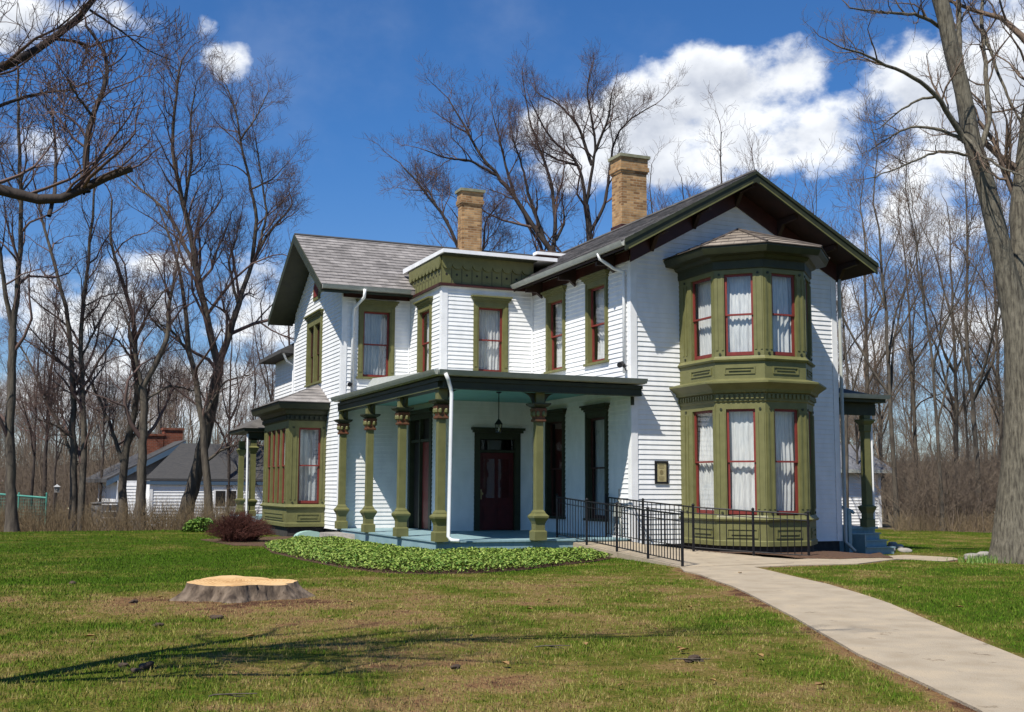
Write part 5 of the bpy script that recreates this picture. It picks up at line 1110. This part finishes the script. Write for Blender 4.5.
place_trees([(846, 225, 50), (870, 170, 58), (896, 105, 49), (915, 180, 60), (941, 120, 48), (958, 190, 57), (979, 130, 51), (1003, 190, 61), (860, 300, 55), (968, 270, 56), (1040, 150, 50), (1075, 180, 56), (1120, 120, 52), (1180, 160, 58), (885, 260, 64)],
            'bare_tree', 'slender bare tree in the brown woods right of the house', 'bare trees of the woods right of the house')
place_trees([(690, 165, 56), (733, 115, 58), (766, 150, 62), (662, 150, 60), (712, 180, 64), (640, 200, 60), (800, 180, 60), (825, 190, 57)],
            'bare_tree', 'small bare tree top rising behind the roof right of the taller chimney', 'bare trees behind the right roof', ('barkdark', 'twig'))
place_trees([(283, 235, 56), (32, 310, 56), (55, 330, 60), (100, 310, 62), (160, 320, 66), (228, 300, 62), (252, 330, 64), (-40, 260, 52), (-90, 250, 48), (-150, 240, 56), (170, 360, 70), (45, 260, 66), (270, 330, 60)],
            'bare_tree', 'thin bare tree of the dim woods left of the house', 'bare trees of the woods left of the house', ('barkdark', 'twig'))
# the woods behind, one mass
def woods():
    prot = []
    for k in range(5):
        mains, lv = proto(300+k, 12, .09, 4, .5, .008, 1.0, 420, 2); V, F = tubes([(a, b, 4) for a, b, s in mains]+[(a, b, 3) for a, b, s in lv]); prot.append((V, F))
    Vs, Fs, k = [], [], 0
    for i in range(430):
        px = rng.uniform(-500, 1500); m = rng.uniform(0, 1)**.7*75
        m += 66 if px < 420 else (60 if px > 800 else 66)
        P = at(px, 488, m); V, F = prot[i % 5]; P[2] = float(hill(P[0], P[1])); s = rng.uniform(.65, 1.12)*(1.0 if px < 420 else 1.05); a = rng.uniform(0, 6.28); c_, s_ = math.cos(a), math.sin(a)
        Q = np.c_[(V[:, 0]*c_-V[:, 1]*s_)*s, (V[:, 0]*s_+V[:, 1]*c_)*s, V[:, 2]*s]+np.array([P[0], P[1], float(h(P[0], P[1]))-.15+P[2]]); Vs.append(Q); Fs.append(F+k); k += len(V)
    tag(npmesh('woodland', np.concatenate(Vs), np.concatenate(Fs), MT['brush']), kind='stuff')
woods()
def brush(name, spots_fn, n, hgt, r, mat, lean=.35, npt=4, kids=1):
    P = spots_fn(n); n = len(P); z = h(P[:, 0], P[:, 1])+hill(P[:, 0], P[:, 1]); H = rng.uniform(hgt[0], hgt[1], n); D = nrm(np.c_[rng.normal(0, lean, n), rng.normal(0, lean, n), np.ones(n)])
    Q = np.zeros((n, npt, 3)); Q[:, 0] = np.c_[P[:, 0], P[:, 1], z-.05]; R = np.zeros((n, npt))
    for q in range(npt):
        if q: D = nrm(D+rng.normal(0, .16, D.shape)); Q[:, q] = Q[:, q-1]+D*(H/(npt-1))[:, None]
        R[:, q] = r*(1-.6*q/(npt-1))*rng.uniform(.7, 1.3, n)
    b = [(Q, R, 3)]
    cur = (Q, R)
    for _ in range(kids):
        cur = spawn(*cur, rng, t0=.25, dens=.5, ratio=(.5, .8), rmin=r*.4, npts=3, maxn=n*6); b.append((cur[0], cur[1], 3))
    V, F = tubes(b); return tag(npmesh(name, V, F, MT[mat]), kind='stuff')
def sector(px0, px1, m0, m1):
    def f(n):
        px = rng.uniform(px0, px1, n); m = rng.uniform(m0, m1, n); return np.array([at(a, 488, b)[:2] for a, b in zip(px, m)])
    return f
brush('thicket', sector(893, 1400, 47.5, 66), 2500, (.9, 3.9), .015, 'brush', .3, 4, 2)
brush('thicket', sector(-450, 420, 62, 84), 3800, (1.0, 4.0), .016, 'brush', .3, 4, 2)
brush('thicket', sector(-500, 460, 84, 165), 5200, (1.6, 5.2), .022, 'brush', .3, 4, 2)
brush('thicket', sector(820, 1450, 80, 150), 3600, (1.6, 5.0), .022, 'brush', .3, 4, 2)
brush('dry_weeds', sector(-120, 250, 39.5, 46), 5200, (.35, 1.15), .007, 'straw', .3, 3, 1)
brush('dry_weeds', sector(892, 1150, 47, 50), 1500, (.2, .8), .008, 'straw', .35, 3, 1)
# shrubs
def twig_shrub(name, label, c, R, H, n, mat, seed):
    r = np.random.default_rng(seed); t = thing(name, label, 'shrub', c); th = r.uniform(0, 6.28, n); rr = np.sqrt(r.random(n))
    B = np.c_[c[0]+rr*R*.45*np.cos(th), c[1]+rr*R*.45*np.sin(th), np.full(n, c[2]-.03)]
    ph = r.uniform(0, 6.28, n)*.3+th; el_ = r.uniform(.25, 1.5, n); T = np.c_[c[0]+R*np.cos(ph)*np.cos(el_), c[1]+R*np.sin(ph)*np.cos(el_), c[2]+H*np.sin(el_)*r.uniform(.75, 1.05, n)]
    k = np.linspace(0, 1, 5)[None, :, None]; Q = B[:, None]*(1-k)+T[:, None]*k; Q += np.array([0, 0, .12])*np.sin(k*math.pi)*H; Q[:, 1:] += r.normal(0, .02, Q[:, 1:].shape); Rr = np.linspace(.007, .003, 5)[None].repeat(n, 0)
    V, F = tubes([(Q, Rr, 4)]); npmesh('stem', V, F, MT[mat], t)
    a = spawn(Q, Rr, r, t0=.3, dens=1.3, rmin=.0028, npts=4, lenk=.36, tips=False); b = spawn(*a, r, t0=.2, dens=1., rmin=.0024, npts=3, lenk=.45, tips=False); V, F = tubes([(*a, 3), (*b, 3)]); npmesh('twig', V, F, MT[mat], t)
    return t
twig_shrub('shrub', 'rounded maroon leafless shrub in the mulch left of the rectangular bay', (-7.75, 7.5, 0), .98, .80, 760, 'shrubred', 31)
tG = thing('shrub', 'low bright green leafy shrub at the foot of the dark bare tree', 'shrub', (*at(202, 488, 38.2)[:2], 0))
pg_ = tG.location; n = 1500; u_ = rng.normal(size=(n, 3)); u_ = nrm(u_)*(.75+.3*rng.random((n, 1))); Pq = np.c_[pg_[0]+u_[:, 0]*.55, pg_[1]+u_[:, 1]*.5]
lf = leaves('foliage', Pq, np.abs(u_[:, 2])*.42+.03, .11, MT['leaf2'], None); me = lf.data; me.transform(Matrix.Translation((-pg_[0], -pg_[1], 0))); lf.parent = tG
m = MB()
for k in range(14): a = rng.uniform(0, 6.28); m.tube([(pg_[0], pg_[1], -.02), (pg_[0]+.3*math.cos(a), pg_[1]+.3*math.sin(a), .35)], [.012, .006], 4)
m.build('stem', MT['bark'], tG)
# daffodil tufts at the big tree, stones, clods, leaves
bt = gpt(1000, 562)
Pq = np.c_[bt[0]+rng.normal(0, .55, 900), bt[1]+rng.normal(-.1, .25, 900)]
w = .012; n = len(Pq); th = rng.uniform(0, 6.28, n); V = np.zeros((n, 3, 3)); zz = h(Pq[:, 0], Pq[:, 1]); V[:, 0] = np.c_[Pq[:, 0]-w*np.cos(th), Pq[:, 1]-w*np.sin(th), zz]; V[:, 1] = np.c_[Pq[:, 0]+w*np.cos(th), Pq[:, 1]+w*np.sin(th), zz]; V[:, 2] = np.c_[Pq[:, 0]+rng.normal(0, .05, n), Pq[:, 1]+rng.normal(0, .05, n), zz+rng.uniform(.08, .22, n)]
tag(npmesh('bulb_leaves', V.reshape(-1, 3), np.arange(3*n).reshape(-1, 3), MT['leaf2']), kind='stuff')
for i, (px, py, s) in enumerate(((888, 552, (.28, .2, .1)), (897, 549, (.2, .16, .1)), (905, 552, (.22, .15, .08)), (893, 546, (.16, .13, .09)))):
    P = gpt(px, py); stone('stone', 'small pale stone in the loose pile beside the teal steps', (P[0], P[1], P[2]+s[2]*.5), s, 40+i, group='stones beside the steps')
for i, (px, py, lb) in enumerate(((972, 559, 'long flat grey stone at the foot of the big tree'), (984, 557, 'short grey stone touching the flared root of the big tree'))):
    P = gpt(px, py); stone('stone', lb, (P[0], P[1], P[2]+.05), (.35-.1*i, .2, .1), 50+i)
def small(name, label, cat, px, py, s, seed, mat='soil', group=None):
    P = gpt(px, py); return stone(name, label, (P[0], P[1], P[2]+s*.2), (s, s*.75, s*.5), seed, mat, cat, group, 2.)
for i, (px, py, s) in enumerate(((216, 619, .075), (133, 603, .06), (72, 584, .06), (158, 626, .045), (697, 661, .06), (689, 662, .04), (455, 669, .045), (146, 669, .07), (137, 672, .05), (125, 667, .05))):
    small('soil_clod', 'small dark clod of soil on the worn grass', 'clod', px, py, s, 60+i, group='soil clods on the lawn')
def leafthing(px, py, seed):
    r = np.random.default_rng(seed); P = gpt(px, py); a = r.uniform(0, 6.28); L = r.uniform(.03, .06); m = MB(); c_, s_ = math.cos(a), math.sin(a)
    o = [(-1, 0, .0), (-.4, .5, .35), (.3, .45, .3), (1, 0, .15), (.3, -.45, .35), (-.4, -.5, .3)]
    pts = [(P[0]+(x*c_-y*s_)*L, P[1]+(x*s_+y*c_)*L, P[2]+.035+z*L) for x, y, z in o]; q = [(p[0], p[1], p[2]-.003) for p in pts]
    m.add(pts+q, [(0, 1, 2, 3), (0, 3, 4, 5), (9, 8, 7, 6), (11, 10, 9, 6)]); return tag(m.build('dead_leaf', MT['deadleaf']), 'curled yellow brown dead leaf lying on the lawn', 'leaf', 'dead leaves on the lawn')
for i, q in enumerate(((610, 614), (680, 652), (684, 654), (713, 685), (470, 640), (548, 603), (400, 612), (740, 575), (585, 648), (250, 640), (350, 605), (505, 668), (620, 690), (160, 600), (760, 660), (820, 690), (690, 610), (420, 690), (90, 640), (900, 590), (960, 610), (575, 585), (330, 620), (655, 632), (530, 612))): leafthing(*q, 80+i)
def twigthing(px, py, seed, L):
    r = np.random.default_rng(seed); P = gpt(px, py); a = r.uniform(-.5, .5)-.3; m = MB(); D = np.array([math.cos(a), math.sin(a), 0]); pts = [P+D*L*t+np.array([0, 0, .028+.01*math.sin(5*t)])+np.r_[r.normal(0, .012, 2), 0] for t in np.linspace(0, 1, 6)]; m.tube(pts, [.006, .006, .005, .005, .004, .003], 5); m.tube([pts[2], pts[2]+D*.14+np.array([.06, -.08, .01])], [.006, .003], 4)
    return tag(m.build('fallen_twig', MT['bark']), 'thin fallen twig lying on the worn lawn', 'twig', 'fallen twigs on the lawn')
for i, (px, py, L) in enumerate(((535, 650, .25), (668, 663, .3), (210, 700, .22))): twigthing(px, py, 90+i, L)
# ------------------------------------------------------------------ things beyond the lawn
def cottage():
    m0 = 60.; base = at(150, 488, m0); t = thing('cottage', 'distant white clapboard cottage with dark roof and red brick chimneys behind the left trees', 'cottage', (base[0], base[1], -.55))
    fr = Fr(at(150, 488, m0)[:2], (1, .12)); z0, ze = -.6, 1.75
    def sid(mb, f, a, b, z0_, z1_): 
        n = int((z1_-z0_)/.16)
        for i in range(n): zb = z0_+i*.16; mb.add([f.p(a, .0, zb), f.p(b, .0, zb), f.p(b, .03, zb), f.p(a, .03, zb), f.p(b, .0, zb+.16), f.p(a, .0, zb+.16)], [(0, 1, 2, 3), (3, 2, 4, 5)])
    m = MB(); sid(m, fr, 0, 9, z0, ze); fl = Fr(fr.p(-1.35, -1.2, 0)[:2], (1, .12)); sid(m, fl, 0, 1.35, z0, ze); fs = Fr(fr.p(0, -1.2, 0)[:2], tuple(-np.array(fr.n)*-1)); 
    fr.box(m, 0, 9, -7, -.05, z0, ze); fl.box(m, 0, 1.3, -5.5, -.05, z0, ze); m.build('wall', MT['white'], t, recalc=False)
    m = MB(); fr.box(m, -.02, .14, 0, .05, z0, ze); fl.box(m, -.05, .1, 0, .06, z0, ze); fl.box(m, 1.0, 1.12, 0, .06, z0, ze); m.build('corner_board', MT['trim'], t)
    m = MB()     # low front roof and the taller cross gable behind it
    m.hexa([fr.p(-.3, .14, ze), fr.p(9.3, .14, ze), fr.p(9.3, -1.36, ze+1.9), fr.p(1.85, -1.36, ze+1.9), fr.p(-.3, .14, ze+.12), fr.p(9.3, .14, ze+.12), fr.p(9.3, -1.36, ze+2.02), fr.p(1.85, -1.36, ze+2.02)])
    m.hexa([fr.p(-1.9, -1.4, ze-.1), fr.p(2.1, -1.4, ze+2.0), fr.p(2.1, -8, ze+2.0), fr.p(-1.9, -8, ze-.1), fr.p(-1.9, -1.4, ze+.1), fr.p(2.1, -1.4, ze+2.2), fr.p(2.1, -8, ze+2.2), fr.p(-1.9, -8, ze+.1)])
    m.hexa([fr.p(2.1, -1.4, ze+1.8), fr.p(9.3, -1.4, ze+1.8), fr.p(9.3, -8, ze+.3), fr.p(2.1, -8, ze+1.8), fr.p(2.1, -1.4, ze+1.98), fr.p(9.3, -1.4, ze+1.98), fr.p(9.3, -8, ze+.5), fr.p(2.1, -8, ze+1.98)])
    rf = m.build('roof', MT['bgroof'], t)
    m = MB(); m.hexa([fr.p(-1.9, -1.38, ze-.3), fr.p(2.1, -1.38, ze+1.85), fr.p(2.1, -1.45, ze+1.85), fr.p(-1.9, -1.45, ze-.3), fr.p(-1.9, -1.38, ze-.02), fr.p(2.1, -1.38, ze+2.13), fr.p(2.1, -1.45, ze+2.13), fr.p(-1.9, -1.45, ze-.02)]); m.build('rake_board', MT['bluetrim'], rf)
    m = MB(); m.prism([fr.p(-1.5, -1.5, ze-.1), fr.p(2.1, -1.5, ze-.1), fr.p(2.1, -1.5, ze+1.99), fr.p(-1.5, -1.5, ze+.1)], np.array([*(-fr.n*.05), 0])); m.build('gable_wall', MT['bgroof'], t)
    m = MB(); fr.box(m, -.3, 9.3, .06, .13, ze-.2, ze-.01); m.build('eave_board', MT['bluetrim'], t)
    for a, b, zt in ((.4, 1.5, 4.35), (1.55, 2.55, 4.7)):
        m = MB(); fr.box(m, a, b, -4.6, -3.9, 2.2, zt-.12); fr.box(m, a-.06, b+.06, -4.66, -3.84, zt-.12, zt); m.build('chimney', MT['redbrick'], rf)
    m = MB(); fr.box(m, 3.3, 4.6, .03, .07, .35, 1.3); w = m.build('window', MT['trim'], t)
    m = MB(); fr.box(m, 3.4, 3.92, .07, .08, .42, 1.24); fr.box(m, 3.98, 4.5, .07, .08, .42, 1.24); m.build('pane', MT['dark'], w)
    m = MB(); q = fr.p(6.0, -.9, 0); m.tube([(q[0], q[1], 2.2), (q[0], q[1], 2.75)], .05, 6); m.lathe((q[0], q[1], 2.7), [(.05, 0), (.11, .03), (.02, .1)], 8); m.build('vent_pipe', MT['trim'], rf)
    m = MB(); q = fr.p(5.35, .3, 0); m.lathe((q[0], q[1], 1.75), [(.03, 0), (.11, .05), (.09, .2), (.02, .28)], 8); m.tube([fr.p(5.35, .03, 1.95), (q[0], q[1], 1.95)], .02, 5); m.build('wall_lamp', MT['trim'], t)
cottage()
def garage():
    m0 = 54.; t = thing('garage', 'small white outbuilding with a grey roof behind the side porch', 'outbuilding', tuple(at(862, 488, m0)[:2])+(-.2,))
    fr = Fr(at(800, 488, m0)[:2], (1, -.12)); W_ = 4.25; z0, ze = -.3, 2.3
    m = MB(); n = int((ze-z0)/.14)
    for i in range(n): zb = z0+i*.14; m.add([fr.p(0, 0, zb), fr.p(W_, 0, zb), fr.p(W_, .03, zb), fr.p(0, .03, zb), fr.p(W_, 0, zb+.14), fr.p(0, 0, zb+.14)], [(0, 1, 2, 3), (3, 2, 4, 5)])
    fr.box(m, 0, W_, -5, -.03, z0, ze); m.build('wall', MT['white'], t, recalc=False)
    m = MB(); fr.box(m, W_-.12, W_+.03, -.02, .06, z0, ze); m.build('corner_board', MT['trim'], t)
    m = MB(); m.hexa([fr.p(-.4, .5, ze), fr.p(W_+.5, .5, ze), fr.p(W_+.5, -2.5, ze+1.35), fr.p(-.4, -2.5, ze+1.35), fr.p(-.4, .5, ze+.1), fr.p(W_+.5, .5, ze+.1), fr.p(W_-.6, -2.5, ze+1.45), fr.p(-.4, -2.5, ze+1.45)]); m.hexa([fr.p(-.4, -2.52, ze+1.3), fr.p(W_-.6, -2.52, ze+1.3), fr.p(W_+.5, -5.5, ze), fr.p(-.4, -5.5, ze), fr.p(-.4, -2.52, ze+1.44), fr.p(W_-.6, -2.52, ze+1.44), fr.p(W_+.5, -5.5, ze+.1), fr.p(-.4, -5.5, ze+.1)]); rf = m.build('roof', MT['garageroof'], t)
    m = MB(); fr.box(m, -.4, W_+.5, .505, .56, ze-.06, ze+.1); m.build('gutter', MT['gutter'], rf)
garage()
def fence():
    t = thing('mesh_fence', 'teal green post and mesh fence in the weeds at the far left', 'fence', tuple(at(30, 488, 45)[:2])+(-.4,))
    A, B = at(-60, 488, 46.5), at(47, 488, 44.5); n = 5
    for i in range(n):
        P = A+(B-A)*i/(n-1); m = MB(); m.tube([(P[0], P[1], -.7), (P[0], P[1], 1.15)], .035, 6); m.lathe((P[0], P[1], 1.15), [(.04, 0), (.03, .04), (.005, .06)], 6); m.build('post', MT['fencegreen'], t)
    m = MB(); m.tube([(A[0], A[1], 1.3), (B[0], B[1], 1.0)], .045, 6); m.build('rail', MT['fencegreen'], t)
    m = MB(); k = 44
    for i in range(k+1): P = A+(B-A)*i/k; m.tube([(P[0], P[1], -.6), (P[0], P[1], 1.28-.3*i/k)], .006, 3)
    for j in range(14): z = -.6+j*.12; m.tube([(A[0], A[1], z), (B[0], B[1], z)], .006, 3)
    m.build('mesh', MT['fencegreen'], t)
fence()
t = thing('planter_box', 'weathered grey wooden box in the weeds left of the cottage', 'box', tuple(at(106, 488, 44)[:2])+(-.3,))
P = at(106, 488, 44); fr = Fr(P[:2], (.95, -.3)); m = MB()
for i in range(5): fr.box(m, -.48, .48, -.02, .02, -.45+i*.245, -.45+i*.245+.225)
for a in (-.5, .46): fr.box(m, a, a+.04, -.8, .03, -.45, .8)
for i in range(5): fr.box(m, -.46, -.44, -.8, -.02, -.45+i*.245, -.45+i*.245+.225); fr.box(m, .44, .459, -.8, -.02, -.45+i*.245, -.45+i*.245+.225)
m.build('boards', MT['greywood'], t); m = MB(); fr.box(m, -.52, .52, -.85, .06, .801, .85); m.build('lid', MT['greywood'], t)
P = at(57, 488, 46); t = thing('nest_box', 'small nest box with a pale roof on a thin post in the far left weeds', 'nest box', (P[0], P[1], -.4))
m = MB(); m.tube([(P[0], P[1], -.6), (P[0], P[1], 1.2)], .025, 6); m.build('post', MT['bark'], t)
m = MB(); m.box(P[0]-.09, P[0]+.09, P[1]-.12, P[1]+.12, 1.2, 1.42); m.lathe((P[0], P[1]-.13, 1.32), [(.03, -.02), (.03, .02)], 8); m.build('body', MT['greywood'], t)
m = MB(); m.prism([(P[0]-.13, P[1]-.18, 1.42), (P[0]+.13, P[1]-.18, 1.42), (P[0], P[1]-.18, 1.52)], np.array([0, .36, 0])); m.build('lid', MT['trim'], t)
